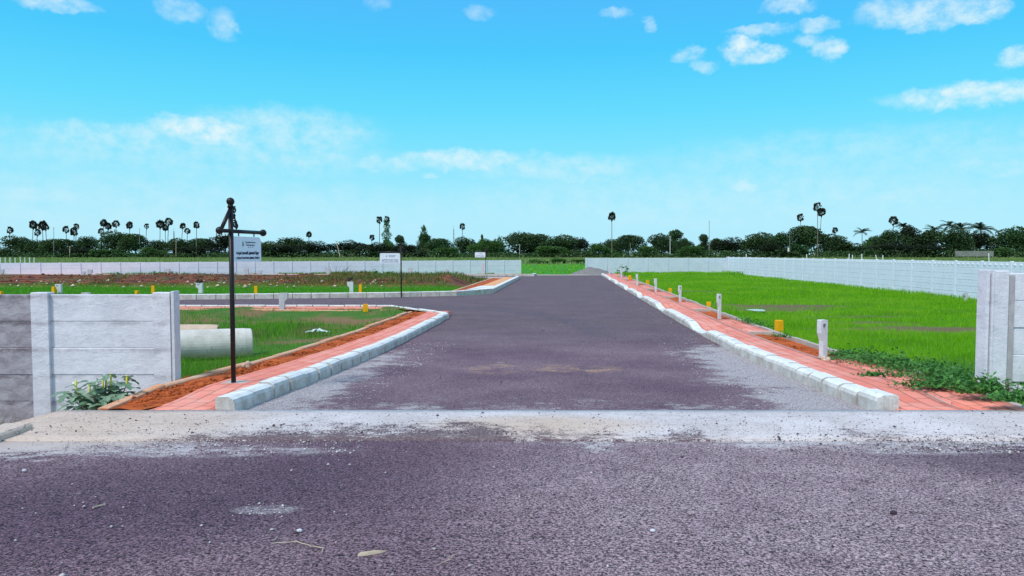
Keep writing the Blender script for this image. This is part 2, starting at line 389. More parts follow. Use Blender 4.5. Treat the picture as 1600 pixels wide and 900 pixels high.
A_GRASS_OLD = mat('spare_grass', f_blade((0.080, 0.28, 0.006), (0.20, 0.55, 0.015), (0.055, 0.26, 0.012), 0.35), 0.6, 0.35)
A_GRASSL = mat('rough_grass', f_blade((0.05, 0.20, 0.012), (0.15, 0.42, 0.03), (0.19, 0.20, 0.07)), 0.7, 0.3)
A_BANKW = mat('bank_scrub', f_blade((0.06, 0.10, 0.02), (0.17, 0.22, 0.06), (0.16, 0.10, 0.05)), 0.8, 0.2)
A_LAWN = mat('lawn_grass', f_blade((0.055, 0.24, 0.012), (0.12, 0.38, 0.02)), 0.7, 0.3)
A_FIELDG = mat('field_grass', f_blade((0.13, 0.22, 0.06), (0.27, 0.34, 0.13), (0.08, 0.20, 0.03), 0.02), 0.8, 0.3)
A_DRY = mat('dry_grass', f_blade((0.30, 0.26, 0.18), (0.18, 0.19, 0.12)), 0.8, 0.2)
A_WEED = mat('creeper_leaves', f_blade((0.045, 0.17, 0.035), (0.11, 0.31, 0.07)), 0.6, 0.25)
A_LEAF = mat('tree_leaves', f_blade((0.022, 0.050, 0.022), (0.068, 0.125, 0.045), (0.035, 0.11, 0.035), 0.05), 0.8, 0.1, spec=0.1)
A_LEAFD = mat('dark_tree_leaves', f_blade((0.014, 0.024, 0.016), (0.036, 0.056, 0.028)), 0.85, 0.08, spec=0.1)
A_LEAFB = mat('bright_tree_leaves', f_blade((0.035, 0.095, 0.026), (0.085, 0.19, 0.048)), 0.8, 0.15, spec=0.1)
A_LEAFG = mat('scrub_leaves', f_blade((0.06, 0.16, 0.04), (0.12, 0.27, 0.07)), 0.8, 0.2, spec=0.1)
A_PALM = mat('palm_leaves', f_blade((0.020, 0.022, 0.018), (0.05, 0.052, 0.034)), 0.8, 0.05, spec=0.1)
A_COCO = mat('coconut_fronds', f_blade((0.022, 0.045, 0.028), (0.055, 0.10, 0.05)), 0.7, 0.1)
A_BARK = mat('bark', f_conc((0.16, 0.145, 0.13), (0.24, 0.22, 0.20), 0.3, (0.08, 0.07, 0.06), 2))
A_SHRUBL = mat('shrub_leaves', f_blade((0.15, 0.28, 0.18), (0.36, 0.50, 0.36)), 0.5, 0.2, spec=0.4)
A_STEM = mat('stem', f_conc((0.14, 0.09, 0.05), (0.22, 0.16, 0.09), 0.3, (0.08, 0.05, 0.03), 8))
A_YFLOW = mat('yellow_flower', lambda P, O: MIX(NOISE(P, 30), (0.75, 0.70, 0.05), (0.85, 0.80, 0.15)), 0.6)
A_WFLOW = mat('white_flower', lambda P, O: MIX(NOISE(P, 30), (0.75, 0.78, 0.75), (0.85, 0.85, 0.85)), 0.6)
A_METAL = mat('brown_black_metal', lambda P, O: MIX(NOISE(P, 9, 5), (0.006, 0.004, 0.006), (0.016, 0.010, 0.012)), 0.45, spec=0.35)
A_PLATE = mat('white_plate', lambda P, O: MIX(NOISE(P, 3, 4), (0.76, 0.82, 0.92), (0.82, 0.87, 0.94)), 0.4, spec=0.4)
A_INK = mat('dark_lettering', lambda P, O: MIX(NOISE(P, 5), (0.03, 0.035, 0.10), (0.04, 0.045, 0.12)), 0.6)
A_INKG = mat('grey_lettering', lambda P, O: MIX(NOISE(P, 5), (0.10, 0.13, 0.20), (0.13, 0.16, 0.23)), 0.6)
A_LOGOG = mat('green_logo', lambda P, O: MIX(NOISE(P, 5), (0.06, 0.30, 0.22), (0.08, 0.36, 0.26)), 0.6)
A_LOGOR = mat('pink_logo', lambda P, O: MIX(NOISE(P, 5), (0.60, 0.30, 0.34), (0.64, 0.34, 0.38)), 0.6)
A_YEL = mat('yellow_paint', f_conc((0.80, 0.36, 0.008), (0.88, 0.46, 0.012), 0.25, (0.5, 0.2, 0.02), 12))
A_STONE = mat('marker_stone', f_conc((0.46, 0.46, 0.50), (0.60, 0.60, 0.66), 0.35, (0.30, 0.29, 0.30), 9))
A_STONEW = mat('marker_stone_white', f_conc((0.56, 0.58, 0.64), (0.68, 0.70, 0.74), 0.35, (0.45, 0.44, 0.45), 9))
A_PIPE = mat('pipe_concrete', f_conc((0.50, 0.50, 0.46), (0.68, 0.68, 0.64), 0.7, (0.34, 0.32, 0.26), 3))
A_PIPEB = mat('pipe_beige', f_conc((0.55, 0.42, 0.32), (0.64, 0.52, 0.42), 0.4, (0.42, 0.26, 0.16), 3))
A_GRAVEL = mat('gravel', f_conc((0.16, 0.155, 0.155), (0.27, 0.26, 0.26), 0.6, (0.09, 0.085, 0.085), 6, 0.03))
A_RUBBLE = mat('pale_rubble', f_blade((0.42, 0.34, 0.26), (0.62, 0.56, 0.44)), 0.9)
A_CLOD = mat('red_clods', f_blade((0.20, 0.045, 0.014), (0.52, 0.13, 0.032)), 0.95)
A_CLODB = mat('bank_clods', f_blade((0.07, 0.026, 0.015), (0.26, 0.09, 0.045)), 0.95)
A_GRIT = mat('tar_grit', f_blade((0.05, 0.035, 0.05), (0.16, 0.12, 0.14)), 0.8)
A_GRITW = mat('pale_grit', f_blade((0.40, 0.37, 0.38), (0.66, 0.62, 0.62)), 0.9)
A_POLE = mat('pole_concrete', f_conc((0.20, 0.20, 0.19), (0.28, 0.27, 0.25), 0.3, (0.12, 0.11, 0.10), 2))
A_TOWER = mat('galvanised_steel', lambda P, O: MIX(NOISE(P, 2), (0.30, 0.36, 0.40), (0.36, 0.42, 0.46)), 0.6)
A_WATER = mat('puddle_water', lambda P, O: MIX(NOISE(P, 4), (0.45, 0.48, 0.52), (0.55, 0.58, 0.60)), 0.1, spec=0.8)
A_TWIG = mat('dry_twig', lambda P, O: MIX(NOISE(P, 20), (0.45, 0.36, 0.26), (0.58, 0.50, 0.40)), 0.8)
A_CROW = mat('charred_clod', lambda P, O: MIX(NOISE(P, 20), (0.03, 0.02, 0.022), (0.06, 0.04, 0.04)), 0.9)
A_OLDW = mat('old_grey_wall', f_conc((0.16, 0.18, 0.17), (0.26, 0.27, 0.26), 0.8, (0.07, 0.10, 0.06), 0.25))
A_BAG = mat('pale_plastic', lambda P, O: MIX(NOISE(P, 9), (0.45, 0.60, 0.58), (0.62, 0.74, 0.72)), 0.4)

# ------------------------------------------------------------------ geometry helpers
def mesh_obj(name, V, Fc, m, parent=None, loc=(0, 0, 0), smooth=False, rnd=None):
    me = bpy.data.meshes.new(name)
    me.from_pydata([tuple(map(float, v)) for v in V], [], [tuple(f) for f in Fc])
    me.materials.append(m)
    if smooth:
        me.polygons.foreach_set('use_smooth', [True] * len(me.polygons))
    if rnd is not None:
        a = me.attributes.new('rnd', 'FLOAT', 'POINT'); a.data.foreach_set('value', np.asarray(rnd, dtype=np.float32))
    me.update()
    o = bpy.data.objects.new(name, me); COL.objects.link(o)
    o.location = loc
    if parent: o.parent = parent
    return o
def np_mesh(name, V, corners, sizes, m, rnd=None, parent=None):
    """fast path: V (n,3), corners flat loop vertex indices, sizes per polygon"""
    me = bpy.data.meshes.new(name)
    V = np.asarray(V, dtype=np.float32); corners = np.asarray(corners, dtype=np.int32); sizes = np.asarray(sizes, dtype=np.int32)
    me.vertices.add(len(V)); me.vertices.foreach_set('co', V.ravel())
    me.loops.add(len(corners)); me.loops.foreach_set('vertex_index', corners)
    me.polygons.add(len(sizes))
    me.polygons.foreach_set('loop_start', np.concatenate([[0], np.cumsum(sizes)[:-1]]).astype(np.int32))
    me.update(calc_edges=True); me.validate()
    me.materials.append(m)
    if rnd is not None:
        a = me.attributes.new('rnd', 'FLOAT', 'POINT'); a.data.foreach_set('value', np.asarray(rnd, dtype=np.float32))
    o = bpy.data.objects.new(name, me); COL.objects.link(o)
    if parent: o.parent = parent
    return o
class MB:
    def __init__(s): s.V = []; s.F = []
    def add(s, V, Fc):
        n = len(s.V); s.V += [Vector(v) for v in V]; s.F += [tuple(i + n for i in f) for f in Fc]
    def prism(s, poly, axis, a, b):
        """polygon (list of 2-tuples) extruded along axis 0/1/2 from a to b"""
        n = len(poly); V = []
        for t in (a, b):
            for p in poly:
                q = list(p); q.insert(axis, t); V.append(q)
        s.add(V, [tuple(range(n))[::-1], tuple(range(n, 2 * n))] + [(i, (i + 1) % n, n + (i + 1) % n, n + i) for i in range(n)])
    def box(s, x0, x1, y0, y1, z0, z1, bev=0.0):
        if bev <= 0:
            s.prism([(y0, z0), (y1, z0), (y1, z1), (y0, z1)], 0, x0, x1)
        else:
            b = bev; V = []; 
            for (z, i) in ((z0, 0), (z1 - b, 0), (z1, b)):
                V += [(x0 + i, y0 + i, z), (x1 - i, y0 + i, z), (x1 - i, y1 - i, z), (x0 + i, y1 - i, z)]
            Fc = [(3, 2, 1, 0), (8, 9, 10, 11)]
            for k in (0, 4):
                Fc += [(k + i, k + (i + 1) % 4, k + 4 + (i + 1) % 4, k + 4 + i) for i in range(4)]
            s.add(V, Fc)
    def tube(s, P, r, n=8, cap=True):
        P = [Vector(p) for p in P]; rs = r if isinstance(r, (list, tuple)) else [r] * len(P)
        V = []; Fc = []
        for i, p in enumerate(P):
            d = (P[min(i + 1, len(P) - 1)] - P[max(i - 1, 0)]).normalized()
            up = Vector((0, 0, 1)) if abs(d.z) < 0.9 else Vector((1, 0, 0))
            a = d.cross(up).normalized(); b = d.cross(a)
            for k in range(n):
                t = 2 * math.pi * k / n; V.append(p + (a * math.cos(t) + b * math.sin(t)) * rs[i])
        for i in range(len(P) - 1):
            for k in range(n):
                Fc.append((i * n + k, i * n + (k + 1) % n, (i + 1) * n + (k + 1) % n, (i + 1) * n + k))
        if cap:
            Fc.append(tuple(range(n))[::-1]); Fc.append(tuple((len(P) - 1) * n + k for k in range(n)))
        s.add(V, Fc)
    def ball(s, c, r, n=12, m=8, sc=(1, 1, 1)):
        V = []; Fc = []
        for j in range(m + 1):
            th = math.pi * j / m
            for k in range(n):
                ph = 2 * math.pi * k / n
                V.append((c[0] + r * sc[0] * math.sin(th) * math.cos(ph), c[1] + r * sc[1] * math.sin(th) * math.sin(ph), c[2] + r * sc[2] * math.cos(th)))
        for j in range(m):
            for k in range(n):
                Fc.append((j * n + k, (j + 1) * n + k, (j + 1) * n + (k + 1) % n, j * n + (k + 1) % n))
        s.add(V, Fc)
    def build(s, name, m, parent=None, loc=(0, 0, 0), smooth=False):
        return mesh_obj(name, s.V, s.F, m, parent, loc, smooth)

def tag(o, label=None, cat=None, group=None, kind=None):
    if label: o['label'] = label
    if cat: o['category'] = cat
    if group: o['group'] = group
    if kind: o['kind'] = kind
    return o
def empty(name, loc=(0, 0, 0), rot=(0, 0, 0)):
    o = bpy.data.objects.new(name, None); COL.objects.link(o); o.location = loc; o.rotation_euler = rot
    o.empty_display_size = 0.2
    return o
def copy_tree(o, parent=None):
    c = o.copy(); COL.objects.link(c); c.parent = parent
    for ch in [x for x in bpy.data.objects if x.parent == o]:
        copy_tree(ch, c)
    return c
STRUCT = dict(kind='structure')

# ------------------------------------------------------------------ levels
def zr(Y):
    Y = np.asarray(Y, dtype=float)
    a = np.where(Y >= 22, 0.0, 0.0018 * (22 - Y) ** 2)
    lin = 0.5202 + 0.0612 * (5 - Y)
    return np.minimum(np.where(Y < 5, lin, a), 0.60)
def G(px, py, dz=0.0):
    d = px_dir(px, py); z = dz
    for _ in range(40):
        t = (z - EYE) / d.z
        z = 0.5 * z + 0.5 * (float(zr(d.y * t)) + dz)
    t = (z - EYE) / d.z
    return Vector((d.x * t, d.y * t, z))
def at(px, py, Y):
    d = px_dir(px, py); t = Y / d.y
    return Vector((d.x * t, Y, EYE + d.z * t))
def X_(u, Y): return u + 0.073 * Y
def smooth01(x, a, b):
    t = np.clip((x - a) / (b - a), 0, 1); return t * t * (3 - 2 * t)
def vnoise(x, y, s, seed=0):
    """cheap smooth noise"""
    r = np.random.default_rng(seed); o = 0; amp = 1; tot = 0
    for k in range(4):
        for j in range(3):
            a = r.uniform(0, 6.28); p = r.uniform(0, 6.28); f = s * (1.9 ** k) * r.uniform(.7, 1.3)
            o = o + amp * np.sin(f * (x * math.cos(a) + y * math.sin(a)) + p); tot += amp
        amp *= .6
    return o / tot * 1.8
def YN(X):   # far kerb of the side street
    return np.interp(X, [-70, -24, -15.3, -6.5, -2.9, -1.0], [32.6, 34.5, 35.4, 37.3, 38.8, 42.2])
YS = 29.1
WL_Y = lambda X: 75 + (X + 52) * 8 / 53.0

def hz(X, Y):
    u = X - 0.073 * Y
    z = zr(Y)
    road = z - 0.09
    h = np.full_like(X, 0.0)
    nz = vnoise(X, Y, 1.2, 3)
    left = -0.16 + 0.05 * nz + smooth01(Y, 24, 28.3) * 0.27 + 0.10 * np.exp(-((u + 6.1) / 0.7) ** 2)
    right = z - 0.02 + 0.025 * nz - 0.04 * smooth01(Y, 20, 30)
    isl = 0.12 + 0 * X
    bank = np.where((Y > 45) & (Y < 61), 1.0, 0) * np.sin(np.pi * np.clip((Y - 45) / 16.0, 0, 1)) ** 0.7
    bank = bank * (0.52 + 0.13 * vnoise(X, Y, 1.1, 5) + 0.07 * vnoise(X, Y, 3.5, 6)) * smooth01(u, -6.3, -8.5)
    isl = isl + np.maximum(bank, 0)
    h = np.where(u > 3.9, right, h)
    h = np.where(u < -4.0, np.where(Y < 29, left, np.where((Y > YN(X) + 0.45) & (Y < 64.5), isl, -0.09)), h)
    h = np.where((Y > 25.3) & (Y < 29.2) & (u < -4.0) & (u > -4.15 - (Y - 25.3) * .75), -0.09, h)
    h = np.where((u >= -4.35) & (u <= 3.98) & (Y < 78), road, h)
    h = np.where((u >= -5.8) & (u <= -3.85) & (Y < 28) & (Y > 9), z - 0.05, h)
    h = np.where((u >= 3.98) & (u <= 5.5) & (Y < 78) & (Y > 8.6), z - 0.03, h)
    front = np.where(X > -5.25, z - 0.12, -0.40)
    h = np.where(Y < 8.6, front, h)
    h = np.where((Y < 10.85) & (Y >= 8.6) & (u < -6.1), -0.38 + 0.03 * nz + 0.33 * smooth01(X, -6.0, -5.5), h)
    h = np.where((Y < 6.0), z - 0.12, h)
    out = (Y >= 78) | (X > 25.5) | (X < -62)
    fld = 0.0 + 0.05 * nz + 0 * X
    h = np.where(out & (Y > 12), np.minimum(fld, 0.1), h)
    return h
def hpt(x, y): return float(hz(np.array([x], float), np.array([y], float))[0])

# ------------------------------------------------------------------ ground sheet
xs = np.concatenate([-np.geomspace(30, 3000, 40)[::-1], np.arange(-29.5, 30, 0.3), np.geomspace(30, 3000, 40)])
ys = np.concatenate([-np.geomspace(5, 400, 14)[::-1], np.arange(-4, 30, 0.25), np.arange(30, 90, 0.5), np.geomspace(90.5, 5000, 50)])
XX, YY = np.meshgrid(xs, ys); ZZ = hz(XX, YY)
ny, nx = XX.shape
V = np.stack([XX.ravel(), YY.ravel(), ZZ.ravel()], 1)
i = np.arange(ny - 1)[:, None] * nx + np.arange(nx - 1)[None, :]
q = np.stack([i, i + 1, i + 1 + nx, i + nx], -1).reshape(-1, 4)
tag(np_mesh('ground', V, q.ravel(), np.full(len(q), 4), A_GROUND), **STRUCT)

def sheet(name, us, Ys, zf, m, skew=True, skirt=0.0):
    """grid in (u, Y); skirt closes the sides down"""
    us = np.asarray(us, float); Ys = np.asarray(Ys, float)
    U, YYY = np.meshgrid(us, Ys); Xg = U + (0.073 * YYY if skew else 0)
    Z = zf(U, YYY)
    ny, nx = U.shape
    V = np.stack([Xg.ravel(), YYY.ravel(), Z.ravel()], 1); n0 = len(V)
    i = np.arange(ny - 1)[:, None] * nx + np.arange(nx - 1)[None, :]
    q = np.stack([i, i + 1, i + 1 + nx, i + nx], -1).reshape(-1, 4)
    if skirt:
        ring = list(range(nx)) + [nx * k + nx - 1 for k in range(1, ny)] + [nx * (ny - 1) + k for k in range(nx - 2, -1, -1)] + [nx * k for k in range(ny - 2, 0, -1)]
        B = V[ring].copy(); B[:, 2] -= skirt; V = np.concatenate([V, B]); n = len(ring)
        q2 = np.array([(ring[k], n0 + k, n0 + (k + 1) % n, ring[(k + 1) % n]) for k in range(n)])
        q = np.concatenate([q, q2])
    o = np_mesh(name, V, q.ravel(), np.full(len(q), 4), m)
    return tag(o, **STRUCT)

wob = lambda U, Y: 0.006 * vnoise(U, Y, 0.9, 11)
sheet('main_road', np.linspace(-4.05, 3.72, 30), np.concatenate([np.arange(8.3, 25, .4), np.arange(25, 77.3, 1.2)]), lambda U, Y: zr(Y) - 0.005 + wob(U, Y), A_ASPH)
sheet('foreground_road', np.linspace(-40, 40, 120), np.arange(-6, 7.21, 0.3), lambda U, Y: zr(Y) + wob(U, Y), A_ASPH, skew=False, skirt=0.1)
sheet('concrete_apron', np.linspace(-5.25, 14, 80), np.linspace(7.0, 8.5, 8), lambda U, Y: zr(Y) + 0.045 - 0.045 * smooth01(Y, 7.7, 7.05) + 0.012 + 0.4 * wob(U, Y), A_SLAB, skew=False, skirt=0.3)

def poly_sheet(name, pts, z, m, thick=0.0):
    mb = MB()
    if thick: mb.prism(pts, 2, z - thick, z)
    else: mb.add([(x, y, z) for x, y in pts], [tuple(range(len(pts)))])
    return tag(mb.build(name, m), **STRUCT)
uY = lambda u, Y: (X_(u, Y), Y)
poly_sheet('side_street', [(-4.05 + .073 * 25.2, 25.2), uY(-4.05, 41), (-2.6, 38.8), (-6.5, 37.5), (-15.3, 35.7), (-24, 34.8), (-70, 32.9), (-70, 28.8), (-5, 28.8)], -0.003, A_ASPH)
poly_sheet('back_street', [uY(-4.05, 64), uY(-4.05, 73.5), (-62, 73.5), (-62, 65)], -0.003, A_ASPH)
tag(sheet('road_end_strip', [-4.0, 5.0], [77.3, 78.4], lambda U, Y: 0.02 + 0 * U, A_EDGEG, skirt=.1))

# pavements
DIPS = [(20.6, 2.4), (28.6, 2.6), (36.9, 2.6), (45, 2.6), (53.6, 2.8), (62, 3)]
def dip(Y):
    d = np.zeros_like(np.asarray(Y, float))
    for c, w in DIPS: d = np.maximum(d, 1 - smooth01(np.abs(Y - c), w * .22, w * .62))
    return d
flush = lambda Y: 0.10 * smooth01(Y, 10.2, 8.7)
def zpr(U, Y): return zr(Y) + 0.155 - flush(Y) - 0.11 * dip(Y) * (1 - smooth01(U, 3.95, 4.75)) + 0.006 * vnoise(U, Y, 2.5, 9)
Yr = np.arange(8.5, 77, 0.3)
sheet('right_pavement', np.linspace(3.90, 4.70, 6), Yr, zpr, A_PAV, skirt=.3)
sheet('pavement_seam', np.linspace(4.69, 4.79, 3), Yr, lambda U, Y: zpr(U, Y) - .025, A_EDGEG)
# planting pits between paved crossings: (near Y, far Y)
PITS = [(13.9, 19.2), (23.2, 27.4), (31.6, 35.6), (39.8, 43.8), (48.6, 52), (57, 60.5), (66, 69.5)]
prev = 8.5
for k, (a, b) in enumerate(PITS + [(77, 78)]):
    if a > prev: sheet('pavement_crossing', np.linspace(4.78, 5.42, 4), np.linspace(prev, a, 8), lambda U, Y: zpr(U, Y) - 0.004, A_PAV, skirt=.3)
    if k < len(PITS):
        sheet('tree_pit_soil', np.linspace(4.80, 5.42, 8), np.linspace(a + .02, b - .02, 24), lambda U, Y: zr(Y) + 0.08 + 0.03 * vnoise(U, Y, 6, 21), A_SOIL)
        mb = MB()
        mb.box(0, .66, 0, .09, -.1, .165, .01)
        o = tag(mb.build('pit_edging', A_EDGEG, loc=(X_(4.78, b), b - .09, float(zr(b)))), **STRUCT)
    prev = b
# edging against the field
def strip_kerb(name, upts, w, h, m, stone=0.9, prof=None, hfun=None, jit=0.016, gap=0.03):
    """stones laid along a polyline of (x, y); w to the left of travel"""
    mb = MB(); P = [Vector((x, y)) for x, y in upts]
    for a, b in zip(P[:-1], P[1:]):
        Ls = (b - a).length; n = max(1, round(Ls / stone)); d = (b - a) / Ls; nn = Vector((-d.y, d.x))
        for k in range(n):
            s0 = Ls * k / n + gap / 2; s1 = Ls * (k + 1) / n - gap / 2
            j0, j1 = random.uniform(-jit, jit), random.uniform(-jit, jit); jz = random.uniform(-jit, jit) * .8
            V = []; pr = prof or [(0, -.15), (0, 1), (1, 1), (1, -.15)]
            for s_, j in ((s0, j0), (s1, j1)):
                p = a + d * s_; hh = hfun(p.y) if hfun else h; zb = float(zr(p.y))
                for (q_, t) in pr:
                    pp = p + nn * (w * q_ + j)
                    z_ = zb + (t if t < 0 else hh * t + jz)
                    V.append((pp.x, pp.y, z_))
            n_ = len(pr)
            mb.add(V, [tuple(range(n_)), tuple(range(2 * n_ - 1, n_ - 1, -1))] + [(i, n_ + i, n_ + (i + 1) % n_, (i + 1) % n_) for i in range(n_)])
    return mb.build(name, m)
KP = [(0, -.2), (0.02, .62), (.10, .84), (.34, 1), (.92, 1), (1, .93), (1, -.2)]
# travel towards the camera puts the width on the right-hand (east) side of travel reversed: choose direction so w points away from road
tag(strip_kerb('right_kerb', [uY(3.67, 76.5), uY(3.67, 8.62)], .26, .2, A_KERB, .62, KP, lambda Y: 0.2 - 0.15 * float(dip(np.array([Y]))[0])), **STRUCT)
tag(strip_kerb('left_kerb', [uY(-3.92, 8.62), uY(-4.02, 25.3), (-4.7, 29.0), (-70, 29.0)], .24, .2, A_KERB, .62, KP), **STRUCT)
KB = [(.08, -.2), (.10, .5), (.36, .86), (.86, .86), (.88, -.2)]
A_JOINT = mat('dark_mortar', f_conc((0.10, 0.09, 0.09), (0.16, 0.14, 0.13), 0.3, (0.06, 0.05, 0.05), 5))
tag(strip_kerb('kerb_bed', [uY(3.67, 76.5), uY(3.67, 8.66)], .26, .2, A_JOINT, 0.62, KB, lambda Y: max(.01, 0.19 - 0.30 * float(dip(np.array([Y]))[0])), jit=0, gap=0), **STRUCT)
tag(strip_kerb('kerb_bed', [uY(-3.92, 8.66), uY(-4.02, 25.3), (-4.7, 29.0), (-70, 29.0)], .24, .2, A_JOINT, 1.2, KB, jit=0, gap=0), **STRUCT)
isl_pts = [(-70, 32.8), (-24, 34.7), (-15.3, 35.6), (-6.5, 37.4), (-2.9, 38.75), uY(-4.1, 42), uY(-4.1, 65)]
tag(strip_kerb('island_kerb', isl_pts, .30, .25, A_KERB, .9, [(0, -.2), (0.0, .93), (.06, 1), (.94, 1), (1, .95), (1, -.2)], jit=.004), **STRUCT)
tag(strip_kerb('field_edging', [uY(5.42, 76.5), uY(5.42, 8.62)][::1], .10, .2, A_EDGEG, 1.0, None, lambda Y: .17 - 1.1 * float(flush(Y))), **STRUCT)
tag(strip_kerb('plot_edging', [uY(-5.41, 8.62), uY(-5.55, 27.3), (-13, 28.05), (-70, 28.05)], .15, .24, A_EDGE, 1.3, [(0, -.2), (0.05, .9), (.2, 1), (.8, 1), (.95, .9), (1, -.2)], lambda Y: .17 - 1.2 * float(flush(Y)) - .05 * float(smooth01(Y, 24, 27.5)), jit=.02), **STRUCT)

def zpl(U, Y): return zr(Y) + 0.15 - flush(Y) + 0.006 * vnoise(U, Y, 2.5, 13)
sheet('left_pavement', np.linspace(-4.90, -4.14, 6), np.arange(8.5, 26.6, .3), zpl, A_PAV, skirt=.3)
poly_sheet('corner_pavement', [(X_(-4.24, 25.45), 25.45), (-4.80, 28.75), (-70, 28.72), (-70, 28.2), (-12, 28.2), (-4.6, 27.62), (X_(-4.90, 26.62), 26.62), (X_(-4.26, 26.6), 26.6)], .146, A_PAV, .3)
sheet('planting_strip', np.linspace(-5.48, -4.88, 14), np.arange(8.5, 27.5, .16), lambda U, Y: zr(Y) + 0.12 - .6 * flush(Y) + 0.03 * vnoise(U, Y, 5, 17), A_SOIL)
# island pavement, soil strip and edging along the main road
poly_sheet('island_corner', [(-6.2, 37.85), (-3.0, 39.1), uY(-4.42, 42.2), uY(-4.42, 46), uY(-5.3, 46), uY(-5.6, 39.6)], .225, A_KERB, .2)
sheet('island_pavement', np.linspace(-5.3, -4.4, 6), np.arange(46, 65, 1), lambda U, Y: 0.20 + 0 * U, A_PAVPALE, skirt=.3)
sheet('island_soil_strip', np.linspace(-6.0, -5.3, 5), np.arange(40.5, 62, .5), lambda U, Y: 0.17 + .02 * vnoise(U, Y, 5, 18), A_SOIL)
tag(strip_kerb('island_edging', [uY(-6.0, 39.5), uY(-6.0, 62)], .14, .23, A_EDGE, 1.3), **STRUCT)
poly_sheet('island_back_pavement', [(-66, 62.4), uY(-5.3, 62.4), uY(-4.4, 65), (-66, 65)], .19, A_EDGEG, .3)
poly_sheet('island_back_paving', [(-34, 62.55), (-20, 62.55), (-20, 64.6), (-34, 64.6)], .194, A_PAV, .1)
poly_sheet('island_back_paving', [(-19 + 3, 62.55), (-7, 62.55), (-7, 64.6), (-16, 64.6)], .194, A_PAV, .1)
tag(strip_kerb('back_kerb', [(-66, 73.4), (2.2, 73.4), (2.6, 76.5)], .3, .2, A_KERB, 1.2), **STRUCT)
poly_sheet('back_pavement', [(-66, 73.72), (2.0, 73.72), (2.3, 76.4), (-66, 76.4)], .15, A_PAV, .3)
# kerb stone and pale apron edge at the far left of the foreground
mb = MB(); mb.box(-.16, .12, -.55, .45, -.5, .075, .02)
tag(mb.build('kerb_stone', A_SLAB, loc=(-5.02, 7.0, float(zr(7.0)))), 'pale concrete kerb stone at the left end of the concrete apron', 'kerb stone')

# ------------------------------------------------------------------ precast walls
def wall(name, x0, y0, z0, x1, y1, z1, n, H, nslab, m, pw=.16, fancy=False, post_m=None, slab_jit=0.004, pt=.17):
    a = Vector((x0, y0, z0)); b = Vector((x1, y1, z1)); d = b - a; Lh = math.hypot(d.x, d.y)
    root = empty(name, a, (0, -math.atan2(d.z, Lh), math.atan2(d.y, d.x)))
    T = d.length; bay = T / n
    mb = MB(); mb.box(-pw / 2, pw / 2, -pt / 2, pt / 2, -.3, H + .02, .01)
    ms = mb.build('post', post_m or m, root); pm = ms.data
    for k in range(1, n + 1):
        p = ms.copy(); COL.objects.link(p); p.parent = root; p.location = (k * bay, 0, 0)
    pan = None
    for k in range(n):
        if pan is None or (k < 0):
            mb = MB(); hs = (H - .01) / nslab; x_a, x_b = pw / 2 + .002, bay - pw / 2 - .002
            for j in range(nslab):
                off = random.uniform(-slab_jit, slab_jit)
                top = (j == nslab - 1)
                zb = j * hs + .004 - (.3 if j == 0 else 0)
                mb.prism([(-.035 + off, zb), (.035 + off, zb), (.035 + off, (j + 1) * hs - .012), (.026 + off, (j + 1) * hs - .002), (-.026 + off, (j + 1) * hs - .002), (-.035 + off, (j + 1) * hs - .012)], 0, x_a, x_b)
                if fancy:
                    s_ = -1
                    for side in (-1, 1):
                        yo = side * .035 + off
                        if top:
                            nd = 5; wd = (x_b - x_a) / nd
                            for q in range(nd):
                                cx = x_a + (q + .5) * wd; cz = (j + .5) * hs; r1, r2 = wd * .42, hs * .38
                                mb.add([(cx - r1, yo - side * .002, cz), (cx, yo - side * .002, cz - r2), (cx + r1, yo - side * .002, cz), (cx, yo - side * .002, cz + r2), (cx, yo + side * .03, cz)],
                                       [(0, 1, 4), (1, 2, 4), (2, 3, 4), (3, 0, 4)])
                        else:
                            for q in range(2):
                                z_a = j * hs + q * hs / 2 + .008
                                nb = 7; wb = (x_b - x_a) / nb
                                sh = wb / 2 * ((q + j) % 2)
                                for t in range(nb):
                                    xa = x_a + t * wb + .006 + sh; xb = min(x_a + (t + 1) * wb - .006 + sh, x_b)
                                    if xb > xa + .02:
                                        mb.box(xa, xb, min(yo, yo + side * .006) , max(yo, yo + side * .006), z_a, z_a + hs / 2 - .016)
            pan = mb.build('panel', m, root); cur = pan
        else:
            cur = pan.copy(); COL.objects.link(cur); cur.parent = root
        cur.location = (k * bay, 0, 0)
    return root

# near left wall (its end post has a pale edging), built bay by bay towards the left
wl = wall('precast_wall', -5.12, 10.8, -.36, -5.12 - 1.78 * 7, 10.8, -.36, 7, 1.98, 5, A_WALLN, pw=.25, slab_jit=.012)
tag(wl, 'weathered whitewashed precast wall at left, nearest the camera, plant in front', 'wall', 'precast boundary walls')
for ch in [c for c in bpy.data.objects if c.parent == wl and c.name.startswith('post')]:
    pass
mb = MB(); mb.box(-.127 - .02, -.127, -.05, .05, -.3, 1.99, .004); mb.box(-.147 - .04, -.147, -.10, .09, -.3, 2.02, .006); mb.build('end_flange', A_STONEW, wl)
# near right wall
wr = wall('precast_wall', 6.50, 9.85, .12, 6.50 + 2.0 * 6, 9.85, .12, 6, 1.84, 5, A_WALLN, pw=.20, slab_jit=.012)
tag(wr, 'whitewashed precast wall at the right edge with damp stain beside its end post', 'wall', 'precast boundary walls')
mb = MB(); mb.box(-.102 - .03, -.102, -.10, .10, -.3, 1.87, .006); mb.box(-.132 - .03, -.132, -.05, .05, -.3, 1.85, .004); mb.box(-.162 - .04, -.162, -.10, .10, -.3, 1.87, .006); mb.build('end_flange', A_WALLN, wr)
mb = MB(); mb.box(.104, .20, -.056, -.040, 0.02, 1.80); mb.build('damp_joint', A_POSTGAP, wr)

